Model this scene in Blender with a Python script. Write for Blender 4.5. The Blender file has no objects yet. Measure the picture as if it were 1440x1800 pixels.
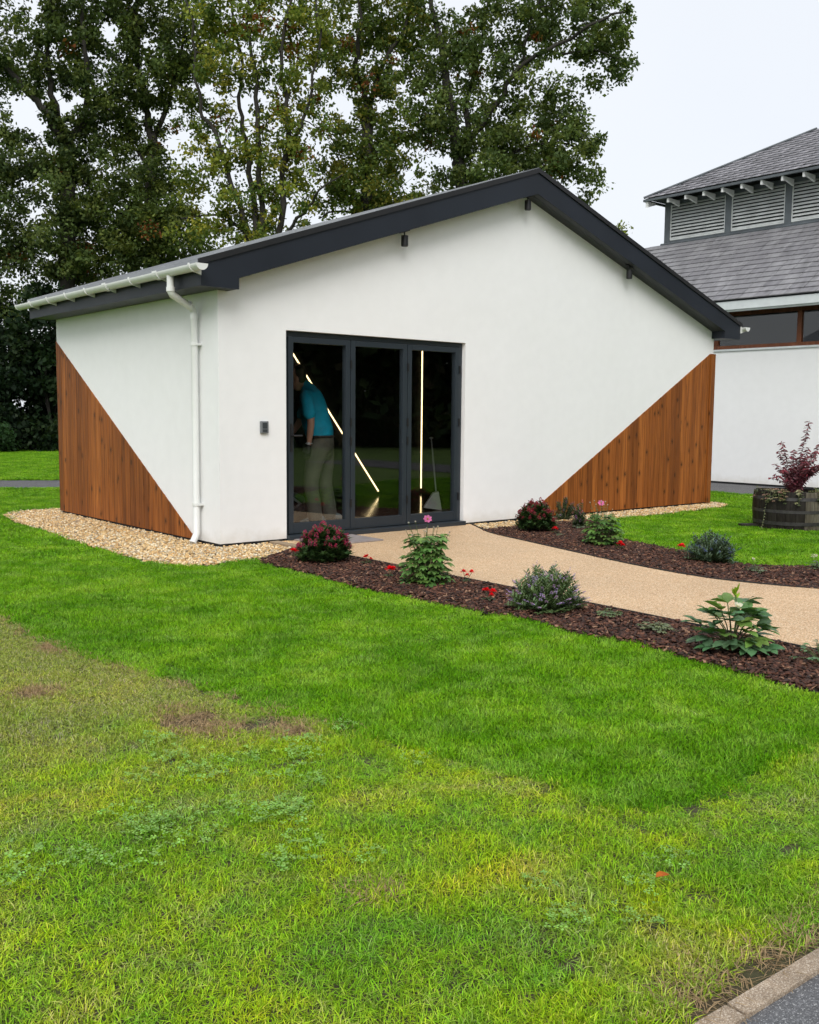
import bpy, bmesh, math, random
import numpy as np
from mathutils import Vector, Matrix

random.seed(7)
RNG = np.random.default_rng(11)
sc = bpy.context.scene
COL = sc.collection

# ------------------------------------------------------------------ camera
cam_d = bpy.data.cameras.new('camera')
cam = bpy.data.objects.new('camera', cam_d)
COL.objects.link(cam)
cam_d.sensor_fit = 'HORIZONTAL'
cam_d.sensor_width = 36.0
cam_d.lens = 43.11
cam_d.clip_start = 0.05
cam_d.clip_end = 2000
CAM = Vector((-4.5926, -8.2930, 1.2809))
cm = Matrix(((0.76685, 0.05683, -0.63931, CAM.x),
             (-0.64177, 0.08133, -0.76257, CAM.y),
             (0.00866, 0.99507, 0.09884, CAM.z),
             (0, 0, 0, 1)))
cam.matrix_world = cm
sc.camera = cam

# ------------------------------------------------------------------ overcast sky
SUN_AZ = math.radians(222)      # compass bearing of the sun (clockwise from +y)
SUN_EL = math.radians(43)
world = bpy.data.worlds.new('World')
sc.world = world
world.use_nodes = True
wn, wl = world.node_tree.nodes, world.node_tree.links
wn.clear()
w_out = wn.new('ShaderNodeOutputWorld')
w_bg = wn.new('ShaderNodeBackground')
w_sky = wn.new('ShaderNodeTexSky')
w_sky.sky_type = 'NISHITA'
w_sky.sun_disc = False
w_sky.sun_elevation = SUN_EL
w_sky.sun_rotation = SUN_AZ
w_sky.dust_density = 4.0
w_mix = wn.new('ShaderNodeMix')
w_mix.data_type = 'RGBA'
w_mix.inputs[0].default_value = 0.88          # cloud cover hides most of the blue
w_cl = wn.new('ShaderNodeTexNoise')
w_cl.inputs['Scale'].default_value = 1.6
w_cl.inputs['Detail'].default_value = 4
w_ramp = wn.new('ShaderNodeValToRGB')
w_ramp.color_ramp.elements[0].position = 0.3
w_ramp.color_ramp.elements[0].color = (0.80, 0.835, 0.89, 1)
w_ramp.color_ramp.elements[1].position = 0.7
w_ramp.color_ramp.elements[1].color = (0.86, 0.885, 0.92, 1)
w_sc = wn.new('ShaderNodeVectorMath')
w_sc.operation = 'SCALE'
w_sc.inputs['Scale'].default_value = 8.2
w_tc = wn.new('ShaderNodeTexCoord')
wl.new(w_tc.outputs['Generated'], w_cl.inputs['Vector'])
wl.new(w_cl.outputs['Fac'], w_ramp.inputs['Fac'])
wl.new(w_ramp.outputs['Color'], w_sc.inputs[0])
wl.new(w_sky.outputs['Color'], w_mix.inputs[6])
wl.new(w_sc.outputs[0], w_mix.inputs[7])
wl.new(w_mix.outputs[2], w_bg.inputs['Color'])
w_bg.inputs['Strength'].default_value = 0.1
wl.new(w_bg.outputs[0], w_out.inputs['Surface'])

sun_d = bpy.data.lights.new('sun', 'SUN')
sun_d.energy = 1.5
sun_d.angle = math.radians(35)
sun_d.color = (1.0, 0.98, 0.95)
sun = bpy.data.objects.new('sun', sun_d)
COL.objects.link(sun)
sun_dir = Vector((math.sin(SUN_AZ) * math.cos(SUN_EL), math.cos(SUN_AZ) * math.cos(SUN_EL), math.sin(SUN_EL)))
sun.rotation_euler = sun_dir.to_track_quat('Z', 'Y').to_euler()

sc.view_settings.view_transform = 'Standard'
sc.view_settings.look = 'None'
sc.view_settings.gamma = 1.0
sc.view_settings.exposure = 0.52
try:
    sc.view_settings.use_curve_mapping = False
except Exception:
    pass
sc.cycles.use_light_tree = False
sc.cycles.use_adaptive_sampling = True
sc.cycles.adaptive_threshold = 0.025
sc.cycles.max_bounces = 5
sc.cycles.diffuse_bounces = 3
sc.cycles.glossy_bounces = 3
sc.cycles.transmission_bounces = 3
sc.cycles.transparent_max_bounces = 8
sc.cycles.sample_clamp_indirect = 6.0

# ------------------------------------------------------------------ helpers
def tag(o, label=None, cat=None, group=None, kind=None):
    if label: o['label'] = label
    if cat: o['category'] = cat
    if group: o['group'] = group
    if kind: o['kind'] = kind
    return o

def empty(name, loc=(0, 0, 0), rz=0.0):
    o = bpy.data.objects.new(name, None)
    o.empty_display_size = 0.2
    COL.objects.link(o)
    o.location = loc
    o.rotation_euler = (0, 0, rz)
    return o

def link(name, me, parent=None, loc=None):
    o = bpy.data.objects.new(name, me)
    COL.objects.link(o)
    if parent is not None: o.parent = parent
    if loc is not None: o.location = loc
    return o

def copy_tree(o, parent=None):
    c = o.copy()
    COL.objects.link(c)
    c.parent = parent
    for ch in list(o.children):
        copy_tree(ch, c)
    return c

def np_mesh(name, V, F, mat=None, col=None, smooth=False, matidx=None, mats=None):
    """V (n,3), F (m,k) with one face size; col (m,3) becomes the face attribute 'col'."""
    V = np.asarray(V, dtype=np.float32)
    F = np.asarray(F, dtype=np.int32)
    me = bpy.data.meshes.new(name)
    m, k = F.shape
    me.vertices.add(len(V))
    me.vertices.foreach_set('co', V.ravel())
    me.loops.add(m * k)
    me.loops.foreach_set('vertex_index', F.ravel())
    me.polygons.add(m)
    me.polygons.foreach_set('loop_start', np.arange(0, m * k, k, dtype=np.int32))
    if smooth:
        me.polygons.foreach_set('use_smooth', np.ones(m, dtype=bool))
    if mats:
        for x in mats: me.materials.append(x)
        if matidx is not None:
            me.polygons.foreach_set('material_index', np.asarray(matidx, dtype=np.int32))
    elif mat:
        me.materials.append(mat)
    me.update(calc_edges=True)
    if col is not None:
        a = me.attributes.new('col', 'FLOAT_COLOR', 'FACE')
        c4 = np.ones((m, 4), dtype=np.float32)
        c4[:, :3] = col
        a.data.foreach_set('color', c4.ravel())
    return me

class MB:
    """collects polygons; build() links them as ONE mesh object"""
    def __init__(s):
        s.v, s.f, s.c = [], [], []
    def poly(s, pts, col=None):
        n = len(s.v)
        s.v += [tuple(p) for p in pts]
        s.f.append(tuple(range(n, n + len(pts))))
        s.c.append(col or (1, 1, 1))
    def grid(s, rows, col=None, close=False):
        """rows: list of equal-length point rows -> quads"""
        n = len(s.v)
        w = len(rows[0])
        for r in rows: s.v += [tuple(p) for p in r]
        for i in range(len(rows) - 1):
            for j in range(w if close else w - 1):
                a = n + i * w + j; b = n + i * w + (j + 1) % w
                s.f.append((a, b, b + w, a + w)); s.c.append(col or (1, 1, 1))
    def box(s, x0, x1, y0, y1, z0, z1, col=None):
        n = len(s.v)
        s.v += [(x0, y0, z0), (x1, y0, z0), (x1, y1, z0), (x0, y1, z0), (x0, y0, z1), (x1, y0, z1), (x1, y1, z1), (x0, y1, z1)]
        for q in ((0, 3, 2, 1), (4, 5, 6, 7), (0, 1, 5, 4), (1, 2, 6, 5), (2, 3, 7, 6), (3, 0, 4, 7)):
            s.f.append(tuple(n + i for i in q)); s.c.append(col or (1, 1, 1))
    def prism(s, pts, axis, a, b, col=None):
        """extrude the 2D outline pts along axis from a to b (axis 0: pts are (y,z); 1: (x,z); 2: (x,y))"""
        def P(p, t):
            return (t, p[0], p[1]) if axis == 0 else ((p[0], t, p[1]) if axis == 1 else (p[0], p[1], t))
        n = len(s.v); k = len(pts)
        s.v += [P(p, a) for p in pts] + [P(p, b) for p in pts]
        s.f.append(tuple(range(n, n + k))); s.c.append(col or (1, 1, 1))
        s.f.append(tuple(range(n + 2 * k - 1, n + k - 1, -1))); s.c.append(col or (1, 1, 1))
        for i in range(k):
            j = (i + 1) % k
            s.f.append((n + j, n + i, n + k + i, n + k + j)); s.c.append(col or (1, 1, 1))
    def tube(s, path, radii, seg=8, col=None, caps=True):
        path = [Vector(p) for p in path]
        rows = []
        for i, p in enumerate(path):
            d = (path[min(i + 1, len(path) - 1)] - path[max(i - 1, 0)])
            if d.length < 1e-9: d = Vector((0, 0, 1))
            d.normalize()
            if i == 0:
                ref = Vector((0, 0, 1)) if abs(d.z) < 0.9 else Vector((1, 0, 0))
                u = d.cross(ref).normalized()
            else:
                u = (u - d * u.dot(d)).normalized()
            w = d.cross(u)
            r = radii[i] if isinstance(radii, (list, tuple)) else radii
            rows.append([p + (u * math.cos(2 * math.pi * j / seg) + w * math.sin(2 * math.pi * j / seg)) * r for j in range(seg)])
        s.grid(rows, col, close=True)
        if caps:
            s.poly(rows[0][::-1], col); s.poly(rows[-1], col)
    def ball(s, c, r, col=None, seg=8, rings=5, sq=(1, 1, 1)):
        rows = []
        for i in range(rings + 1):
            t = math.pi * i / rings
            rr = max(math.sin(t), 0.02)
            rows.append([(c[0] + r * sq[0] * rr * math.cos(2 * math.pi * j / seg), c[1] + r * sq[1] * rr * math.sin(2 * math.pi * j / seg), c[2] + r * sq[2] * math.cos(t)) for j in range(seg)])
        s.grid(rows[::-1], col, close=True)
    def leaf(s, p, d, n, L, W, col, droop=0.25, fold=0.12, wave=0.0):
        """a pointed leaf of 8 quads, folded along its midrib and drooping"""
        p, d, n = Vector(p), Vector(d).normalized(), Vector(n)
        side = d.cross(n)
        if side.length < 1e-4: side = d.cross(Vector((1, 0.3, 0.2)))
        side.normalize(); n = side.cross(d).normalized()
        rows = []
        for t, w in ((0, .12), (.25, .8), (.55, 1.0), (.82, .6), (1.0, .04)):
            c = p + d * (L * t) - Vector((0, 0, 1)) * (droop * L * t * t)
            h = side * (W * .5 * w); up = n * (fold * W * w)
            rows.append([c - h + up, c, c + h + up])
        s.grid(rows, col)
    def mesh(s, name, mat=None, smooth=False, bevel=0.0):
        me = bpy.data.meshes.new(name)
        me.from_pydata(s.v, [], s.f)
        if mat: me.materials.append(mat)
        if any(c != (1, 1, 1) for c in s.c):
            a = me.attributes.new('col', 'FLOAT_COLOR', 'FACE')
            a.data.foreach_set('color', [x for c in s.c for x in (c[0], c[1], c[2], 1.0)])
        if smooth:
            me.polygons.foreach_set('use_smooth', [True] * len(me.polygons))
        bm = bmesh.new(); bm.from_mesh(me)
        if bevel > 0:
            bmesh.ops.remove_doubles(bm, verts=bm.verts, dist=1e-5)
            es = [e for e in bm.edges if len(e.link_faces) == 2 and e.calc_face_angle(0) > 0.6]
            bmesh.ops.bevel(bm, geom=es, offset=bevel, segments=2, affect='EDGES', profile=0.6)
        bmesh.ops.recalc_face_normals(bm, faces=bm.faces) if bevel > 0 else None
        bm.to_mesh(me); bm.free()
        me.update()
        return me
    def build(s, name, mat, parent=None, smooth=False, bevel=0.0, loc=None):
        return link(name, s.mesh(name, mat, smooth, bevel), parent, loc)

def jit(c, a=0.15):
    k = 1 + random.uniform(-a, a)
    return (c[0] * k * (1 + random.uniform(-a, a) * .4), c[1] * k, c[2] * k * (1 + random.uniform(-a, a) * .4))

# ------------------------------------------------------------------ materials
def nmat(name):
    m = bpy.data.materials.new(name)
    m.use_nodes = True
    nt = m.node_tree
    b = nt.nodes['Principled BSDF']
    return m, nt, b

def N(nt, t, **kw):
    n = nt.nodes.new(t)
    for k, v in kw.items():
        if k in n.inputs.keys(): n.inputs[k].default_value = v
        else: setattr(n, k, v)
    return n

def ramp(nt, fac, stops, interp='LINEAR'):
    r = nt.nodes.new('ShaderNodeValToRGB')
    r.color_ramp.interpolation = interp
    while len(r.color_ramp.elements) < len(stops): r.color_ramp.elements.new(0.5)
    for e, (p, c) in zip(r.color_ramp.elements, stops):
        e.position = p
        e.color = (c[0], c[1], c[2], 1) if hasattr(c, '__len__') else (c, c, c, 1)
    nt.links.new(fac, r.inputs['Fac'])
    return r.outputs['Color']

def mixc(nt, fac, a, b, mode='MIX'):
    n = nt.nodes.new('ShaderNodeMix'); n.data_type = 'RGBA'; n.blend_type = mode
    for sock, v in ((n.inputs[0], fac), (n.inputs[6], a), (n.inputs[7], b)):
        if hasattr(v, 'is_linked'): nt.links.new(v, sock)
        elif hasattr(v, '__len__'): sock.default_value = (v[0], v[1], v[2], 1)
        else: sock.default_value = v
    return n.outputs[2]

def math_n(nt, op, a, b=0.0):
    n = nt.nodes.new('ShaderNodeMath'); n.operation = op
    for sock, v in ((n.inputs[0], a), (n.inputs[1], b)):
        if hasattr(v, 'is_linked'): nt.links.new(v, sock)
        else: sock.default_value = v
    return n.outputs[0]

def noise(nt, vec, scale, detail=4, rough=0.55, dist=0.0):
    n = N(nt, 'ShaderNodeTexNoise', Scale=scale, Detail=detail, Roughness=rough, Distortion=dist)
    if vec is not None: nt.links.new(vec, n.inputs['Vector'])
    return n.outputs['Fac']

def bump(nt, b, h, strength, dist=0.01):
    n = N(nt, 'ShaderNodeBump', Strength=strength, Distance=dist)
    nt.links.new(h, n.inputs['Height'])
    nt.links.new(n.outputs[0], b.inputs['Normal'])

def wpos(nt):
    return nt.nodes.new('ShaderNodeNewGeometry').outputs['Position']

def scaled(nt, vec, s):
    n = nt.nodes.new('ShaderNodeMapping'); n.inputs['Scale'].default_value = s
    nt.links.new(vec, n.inputs['Vector'])
    return n.outputs[0]

def plain(name, col, rough=0.5, var=0.06, scale=6.0, metal=0.0, bmp=0.0, bscale=60.0, spec=0.5):
    m, nt, b = nmat(name)
    p = wpos(nt)
    f = noise(nt, p, scale, 5)
    lo = tuple(c * (1 - var * 2) for c in col); hi = tuple(min(1, c * (1 + var * 2)) for c in col)
    nt.links.new(ramp(nt, f, [(0.25, lo), (0.75, hi)]), b.inputs['Base Color'])
    r = nt.nodes.new('ShaderNodeMapRange')
    nt.links.new(f, r.inputs[0]); r.inputs[3].default_value = max(0.02, rough - 0.08); r.inputs[4].default_value = rough + 0.08
    nt.links.new(r.outputs[0], b.inputs['Roughness'])
    b.inputs['Metallic'].default_value = metal
    b.inputs['Specular IOR Level'].default_value = spec
    if bmp: bump(nt, b, noise(nt, p, bscale, 3), bmp, 0.004)
    return m

def leafmat(name, trans=0.35, rough=0.45, spec=0.4, var=True, gain=1.0):
    """colour from the face attribute 'col', thin-leaf translucency"""
    m, nt, b = nmat(name)
    a = N(nt, 'ShaderNodeAttribute', attribute_name='col')
    c = a.outputs['Color']
    if var:
        f = noise(nt, wpos(nt), 25.0, 2)
        c = mixc(nt, 1.0, c, ramp(nt, f, [(0.3, 0.75 * gain), (0.7, 1.15 * gain)]), 'MULTIPLY')
    nt.links.new(c, b.inputs['Base Color'])
    b.inputs['Roughness'].default_value = rough
    b.inputs['Specular IOR Level'].default_value = spec
    tr = nt.nodes.new('ShaderNodeBsdfTranslucent')
    nt.links.new(mixc(nt, 1.0, c, (1.25, 1.2, 0.6), 'MULTIPLY'), tr.inputs['Color'])
    ms = nt.nodes.new('ShaderNodeMixShader'); ms.inputs[0].default_value = trans
    nt.links.new(b.outputs[0], ms.inputs[1]); nt.links.new(tr.outputs[0], ms.inputs[2])
    nt.links.new(ms.outputs[0], nt.nodes['Material Output'].inputs['Surface'])
    return m

M = {}
def make_render_mat():
    m, nt, b = nmat('white_render')
    p = wpos(nt)
    big = noise(nt, p, 0.9, 4); med = noise(nt, p, 7.0, 4)
    c = ramp(nt, big, [(0.3, (0.855, 0.857, 0.85)), (0.7, (0.88, 0.882, 0.88))])
    c = mixc(nt, 1.0, c, ramp(nt, med, [(0.3, 0.97), (0.7, 1.0)]), 'MULTIPLY')
    # splash dirt low on the wall, broken up by noise
    sep = nt.nodes.new('ShaderNodeSeparateXYZ'); nt.links.new(p, sep.inputs[0])
    hgt = math_n(nt, 'ADD', sep.outputs['Z'], math_n(nt, 'MULTIPLY', noise(nt, p, 9.0, 5), 0.22))
    c = mixc(nt, ramp(nt, hgt, [(0.10, 0.45), (0.26, 0.0)]), c, (0.52, 0.47, 0.38))
    nt.links.new(c, b.inputs['Base Color'])
    b.inputs['Roughness'].default_value = 0.85
    h = math_n(nt, 'ADD', noise(nt, p, 260, 3), math_n(nt, 'MULTIPLY', noise(nt, p, 3.0, 3), 0.4))
    bump(nt, b, h, 0.45, 0.003)
    return m
M['render'] = make_render_mat()

def make_wood(name, base, axis='Z', knots=True):
    """stained softwood: tone per board, streaks along the grain, dark knots"""
    m, nt, b = nmat(name)
    tc = nt.nodes.new('ShaderNodeTexCoord')
    oi = nt.nodes.new('ShaderNodeObjectInfo')
    off = nt.nodes.new('ShaderNodeVectorMath'); off.operation = 'ADD'
    nt.links.new(tc.outputs['Object'], off.inputs[0])
    rv = nt.nodes.new('ShaderNodeCombineXYZ')
    for i, k in enumerate((37.0, 53.0, 71.0)):
        nt.links.new(math_n(nt, 'MULTIPLY', oi.outputs['Random'], k), rv.inputs[i])
    nt.links.new(rv.outputs[0], off.inputs[1])
    v = off.outputs[0]
    g = noise(nt, scaled(nt, v, (30, 30, 1.1)), 1.0, 6, 0.65, 0.6)
    g2 = noise(nt, scaled(nt, v, (110, 110, 2.5)), 1.0, 3, 0.6, 0.2)
    B = lambda k: tuple(c * k for c in base)
    c = ramp(nt, g, [(0.28, B(0.42)), (0.5, base), (0.72, (base[0] * 1.5, base[1] * 1.65, base[2] * 1.8))])
    c = mixc(nt, 0.7, c, ramp(nt, g2, [(0.35, 0.65), (0.6, 1.1)]), 'MULTIPLY')
    tone = ramp(nt, oi.outputs['Random'], [(0.0, (0.68, 0.65, 0.62)), (0.35, (0.93, 0.91, 0.88)), (0.7, (1.03, 1.01, 1.0)), (1.0, (1.28, 1.32, 1.4))])
    c = mixc(nt, 1.0, c, tone, 'MULTIPLY')
    if knots:
        vo = N(nt, 'ShaderNodeTexVoronoi', Scale=1.0); vo.voronoi_dimensions = '2D'
        sp = nt.nodes.new('ShaderNodeSeparateXYZ'); nt.links.new(v, sp.inputs[0])
        uv = nt.nodes.new('ShaderNodeCombineXYZ')
        nt.links.new(math_n(nt, 'MULTIPLY', math_n(nt, 'ADD', sp.outputs[0], sp.outputs[1]), 7.5), uv.inputs[0])
        nt.links.new(math_n(nt, 'MULTIPLY', sp.outputs[2], 4.6), uv.inputs[1])
        nt.links.new(uv.outputs[0], vo.inputs['Vector'])
        wob = math_n(nt, 'ADD', vo.outputs['Distance'], math_n(nt, 'MULTIPLY', noise(nt, v, 55, 3), 0.26))
        kn = ramp(nt, wob, [(0.18, 1.0), (0.25, 0.6), (0.32, 0.22), (0.46, 0.0)])
        some = ramp(nt, vo.outputs['Color'], [(0.63, 0.0), (0.66, 1.0)])
        kf = mixc(nt, 1.0, kn, some, 'MULTIPLY')
        c = mixc(nt, kf, c, B(0.22))
    nt.links.new(c, b.inputs['Base Color'])
    b.inputs['Roughness'].default_value = 0.6
    b.inputs['Specular IOR Level'].default_value = 0.22
    bump(nt, b, g2, 0.25, 0.002)
    return m
M['plank'] = make_wood('stained_cladding', (0.275, 0.085, 0.0145))
M['barrel_wood'] = make_wood('weathered_oak', (0.022, 0.018, 0.014), knots=False)
M['frame_wood'] = make_wood('window_timber', (0.13, 0.045, 0.02), knots=False)

M['anthracite'] = plain('anthracite_aluminium', (0.021, 0.029, 0.037), 0.38, 0.05, 2.0)
M['fascia'] = plain('anthracite_fascia', (0.012, 0.016, 0.024), 0.5, 0.10, 1.6, bmp=0.05, spec=0.35)
M['soffit'] = plain('dark_soffit', (0.028, 0.031, 0.036), 0.55, 0.08, 2.0)
M['roofing'] = plain('grey_roof_membrane', (0.20, 0.21, 0.225), 0.32, 0.12, 1.5, bmp=0.1, bscale=30)
M['upvc'] = plain('white_upvc', (0.74, 0.75, 0.73), 0.3, 0.03, 3.0)
M['plinth'] = plain('dark_plinth', (0.02, 0.02, 0.022), 0.8)
M['black'] = plain('black_powder_coat', (0.008, 0.008, 0.009), 0.45)
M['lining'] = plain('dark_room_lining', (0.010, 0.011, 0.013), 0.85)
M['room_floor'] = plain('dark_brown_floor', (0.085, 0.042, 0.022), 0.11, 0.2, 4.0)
M['keypad'] = plain('grey_keypad', (0.16, 0.17, 0.18), 0.4)
M['keyglass'] = plain('keypad_face', (0.05, 0.055, 0.06), 0.15)
M['mat'] = plain('grey_mat', (0.27, 0.235, 0.225), 0.8, 0.12, 12.0, bmp=0.3)
M['board'] = plain('pale_board', (0.30, 0.22, 0.14), 0.8, 0.12, 9.0)
M['edging'] = plain('dark_edging', (0.014, 0.012, 0.011), 0.7)
M['steel'] = plain('grey_handle', (0.40, 0.40, 0.39), 0.4, 0.05, 8.0)
M['palepan'] = plain('pale_plastic', (0.50, 0.49, 0.45), 0.5)
M['lead'] = plain('lead_grey', (0.085, 0.098, 0.108), 0.5, 0.2, 3.0)
M['louvre'] = plain('pale_louvre', (0.62, 0.64, 0.63), 0.5, 0.1, 4.0)
M['whitewood'] = plain('white_paint', (0.72, 0.73, 0.72), 0.5, 0.05)
M['palefascia'] = plain('pale_gutter', (0.62, 0.66, 0.66), 0.45, 0.05)
M['brownsoffit'] = plain('brown_soffit', (0.09, 0.062, 0.048), 0.7)
M['hoop'] = plain('rusted_hoop', (0.05, 0.046, 0.045), 0.55, 0.25, 14.0, metal=0.3)
M['soil'] = plain('soil', (0.035, 0.024, 0.016), 0.95, 0.25, 40.0, bmp=0.6)

def slate_mat():
    m, nt, b = nmat('slate')
    p = wpos(nt)
    oi = nt.nodes.new('ShaderNodeObjectInfo')
    c = ramp(nt, oi.outputs['Random'], [(0, (0.205, 0.20, 0.212)), (0.5, (0.235, 0.23, 0.242)), (1, (0.275, 0.27, 0.28))])
    c = mixc(nt, 0.6, c, ramp(nt, noise(nt, scaled(nt, p, (3, 9, 3)), 1.0, 5), [(0.3, 0.55), (0.7, 1.4)]), 'MULTIPLY')
    a = N(nt, 'ShaderNodeAttribute', attribute_name='col')
    nt.links.new(c, b.inputs['Base Color'])
    b.inputs['Roughness'].default_value = 0.34
    bump(nt, b, noise(nt, p, 40, 4), 0.25, 0.004)
    return m
M['slate'] = slate_mat()
def slate_stuff_mat():
    m, nt, b = nmat('slate_course')
    p = wpos(nt)
    a = N(nt, 'ShaderNodeAttribute', attribute_name='col')
    c = mixc(nt, 0.6, a.outputs['Color'], ramp(nt, noise(nt, scaled(nt, p, (3, 9, 3)), 1.0, 5), [(0.3, 0.55), (0.7, 1.4)]), 'MULTIPLY')
    nt.links.new(c, b.inputs['Base Color'])
    b.inputs['Roughness'].default_value = 0.42
    bump(nt, b, noise(nt, p, 40, 4), 0.3, 0.004)
    return m
M['slate_far'] = slate_stuff_mat()

def glass_mat(name, tint, refl=1.0):
    m, nt, b = nmat(name)
    nt.nodes.remove(b)
    lw = N(nt, 'ShaderNodeLayerWeight', Blend=0.5)
    f = math_n(nt, 'POWER', lw.outputs['Facing'], 5.0)
    f = math_n(nt, 'ADD', math_n(nt, 'MULTIPLY', f, 0.93), 0.066)
    tr = N(nt, 'ShaderNodeBsdfTransparent'); tr.inputs['Color'].default_value = (*tint, 1)
    gl = N(nt, 'ShaderNodeBsdfGlossy'); gl.inputs['Roughness'].default_value = 0.004
    gl.inputs['Color'].default_value = (refl, refl, refl, 1)
    ms = nt.nodes.new('ShaderNodeMixShader')
    nt.links.new(f, ms.inputs[0]); nt.links.new(tr.outputs[0], ms.inputs[1]); nt.links.new(gl.outputs[0], ms.inputs[2])
    nt.links.new(ms.outputs[0], nt.nodes['Material Output'].inputs['Surface'])
    return m
M['glass'] = glass_mat('tinted_glass', (0.93, 0.95, 0.95))
M['window_glass'] = glass_mat('window_glass', (0.93, 0.95, 0.95), 0.6)

def emit_mat(name, col, s):
    m, nt, b = nmat(name)
    b.inputs['Base Color'].default_value = (*col, 1)
    b.inputs['Emission Color'].default_value = (*col, 1)
    b.inputs['Emission Strength'].default_value = s
    return m
M['led'] = emit_mat('warm_led', (1.0, 0.74, 0.38), 2.6)

def ground_mat():
    m, nt, b = nmat('ground_turf_soil')
    p = wpos(nt)
    a = noise(nt, p, 0.35, 5); f = noise(nt, p, 30, 5)
    c = ramp(nt, a, [(0.3, (0.06, 0.12, 0.010)), (0.7, (0.10, 0.17, 0.016))])
    c = mixc(nt, ramp(nt, f, [(0.45, 0.0), (0.75, 0.6)]), c, (0.05, 0.04, 0.02))
    nt.links.new(c, b.inputs['Base Color']); b.inputs['Roughness'].default_value = 0.95
    bump(nt, b, f, 0.7, 0.02)
    return m
M['ground'] = ground_mat()
def bare_mat():
    m, nt, b = nmat('lawn_soil')
    p = wpos(nt)
    f = noise(nt, p, 55, 6, 0.7); g = noise(nt, p, 3.0, 4)
    c = ramp(nt, f, [(0.25, (0.028, 0.020, 0.011)), (0.5, (0.075, 0.056, 0.028)), (0.8, (0.17, 0.13, 0.065))])
    c = mixc(nt, ramp(nt, g, [(0.4, 0.0), (0.65, 0.65)]), c, (0.06, 0.075, 0.02))
    nt.links.new(c, b.inputs['Base Color']); b.inputs['Roughness'].default_value = 0.95
    bump(nt, b, f, 0.9, 0.02)
    return m
M['lawn_soil'] = bare_mat()
def asphalt_mat(name, base, spk):
    m, nt, b = nmat(name)
    p = wpos(nt)
    vo = N(nt, 'ShaderNodeTexVoronoi', Scale=330.0); nt.links.new(p, vo.inputs['Vector'])
    st = nt.nodes.new('ShaderNodeSeparateColor'); nt.links.new(vo.outputs['Color'], st.inputs[0])
    c = ramp(nt, st.outputs[0], [(0.0, tuple(x * .6 for x in base)), (0.7, base), (0.9, tuple(x * 1.7 for x in base)), (0.97, spk)])
    c = mixc(nt, 0.5, c, ramp(nt, noise(nt, p, 1.3, 5), [(0.3, 0.75), (0.7, 1.25)]), 'MULTIPLY')
    nt.links.new(c, b.inputs['Base Color']); b.inputs['Roughness'].default_value = 0.7
    bump(nt, b, vo.outputs['Distance'], 0.6, 0.004)
    return m
M['asphalt'] = asphalt_mat('asphalt', (0.125, 0.127, 0.133), (0.36, 0.36, 0.36))
M['drive'] = asphalt_mat('far_asphalt', (0.105, 0.102, 0.105), (0.2, 0.2, 0.2))
def resin_mat():
    m, nt, b = nmat('resin_bound_gravel')
    p = wpos(nt)
    vo = N(nt, 'ShaderNodeTexVoronoi', Scale=135.0); nt.links.new(p, vo.inputs['Vector'])
    st = nt.nodes.new('ShaderNodeSeparateColor'); nt.links.new(vo.outputs['Color'], st.inputs[0])
    c = ramp(nt, st.outputs[0], [(0.0, (0.42, 0.23, 0.11)), (0.3, (0.68, 0.44, 0.235)), (0.65, (0.78, 0.55, 0.33)), (1.0, (0.88, 0.72, 0.50))])
    c = mixc(nt, ramp(nt, vo.outputs['Distance'], [(0.35, 0.0), (0.8, 0.7)]), c, (0.26, 0.155, 0.075))
    c = mixc(nt, 0.6, c, ramp(nt, noise(nt, p, 1.1, 5), [(0.3, 0.82), (0.7, 1.12)]), 'MULTIPLY')
    nt.links.new(c, b.inputs['Base Color']); b.inputs['Roughness'].default_value = 0.6
    bump(nt, b, vo.outputs['Distance'], -0.7, 0.003)
    return m
M['resin'] = resin_mat()
def kerb_mat():
    m, nt, b = nmat('concrete_edging')
    p = wpos(nt)
    vo = N(nt, 'ShaderNodeTexVoronoi', Scale=420.0); nt.links.new(p, vo.inputs['Vector'])
    st = nt.nodes.new('ShaderNodeSeparateColor'); nt.links.new(vo.outputs['Color'], st.inputs[0])
    c = ramp(nt, st.outputs[0], [(0.0, (0.22, 0.165, 0.115)), (0.7, (0.37, 0.285, 0.20)), (1.0, (0.58, 0.50, 0.40))])
    c = mixc(nt, 0.8, c, ramp(nt, noise(nt, p, 9, 5), [(0.3, 0.6), (0.7, 1.2)]), 'MULTIPLY')
    nt.links.new(c, b.inputs['Base Color']); b.inputs['Roughness'].default_value = 0.9
    bump(nt, b, noise(nt, p, 150, 4), 0.6, 0.004)
    return m
M['kerb'] = kerb_mat()
def colmat(name, rough=0.7, spec=0.4, bscale=120, bs=0.3):
    m, nt, b = nmat(name)
    a = N(nt, 'ShaderNodeAttribute', attribute_name='col')
    p = wpos(nt)
    c = mixc(nt, 1.0, a.outputs['Color'], ramp(nt, noise(nt, p, bscale, 3), [(0.3, 0.7), (0.7, 1.2)]), 'MULTIPLY')
    nt.links.new(c, b.inputs['Base Color']); b.inputs['Roughness'].default_value = rough
    b.inputs['Specular IOR Level'].default_value = spec
    bump(nt, b, noise(nt, p, bscale, 3), bs, 0.003)
    return m
M['pebble'] = colmat('pebble', 0.5)
M['bark'] = colmat('bark_chip', 0.75)
M['leaf'] = leafmat('plant_leaf', 0.22, 0.42)
M['petal'] = leafmat('petal', 0.3, 0.5, 0.2)
M['treeleaf'] = leafmat('tree_leaf', 0.40, 0.55, 0.15, var=False)
M['trunk'] = plain('oak_bark', (0.030, 0.027, 0.021), 0.9, 0.25, 9.0, bmp=0.8, bscale=14)
M['stem'] = plain('green_stem', (0.07, 0.10, 0.03), 0.6)
M['redstem'] = plain('dark_red_stem', (0.06, 0.02, 0.02), 0.6)

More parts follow.
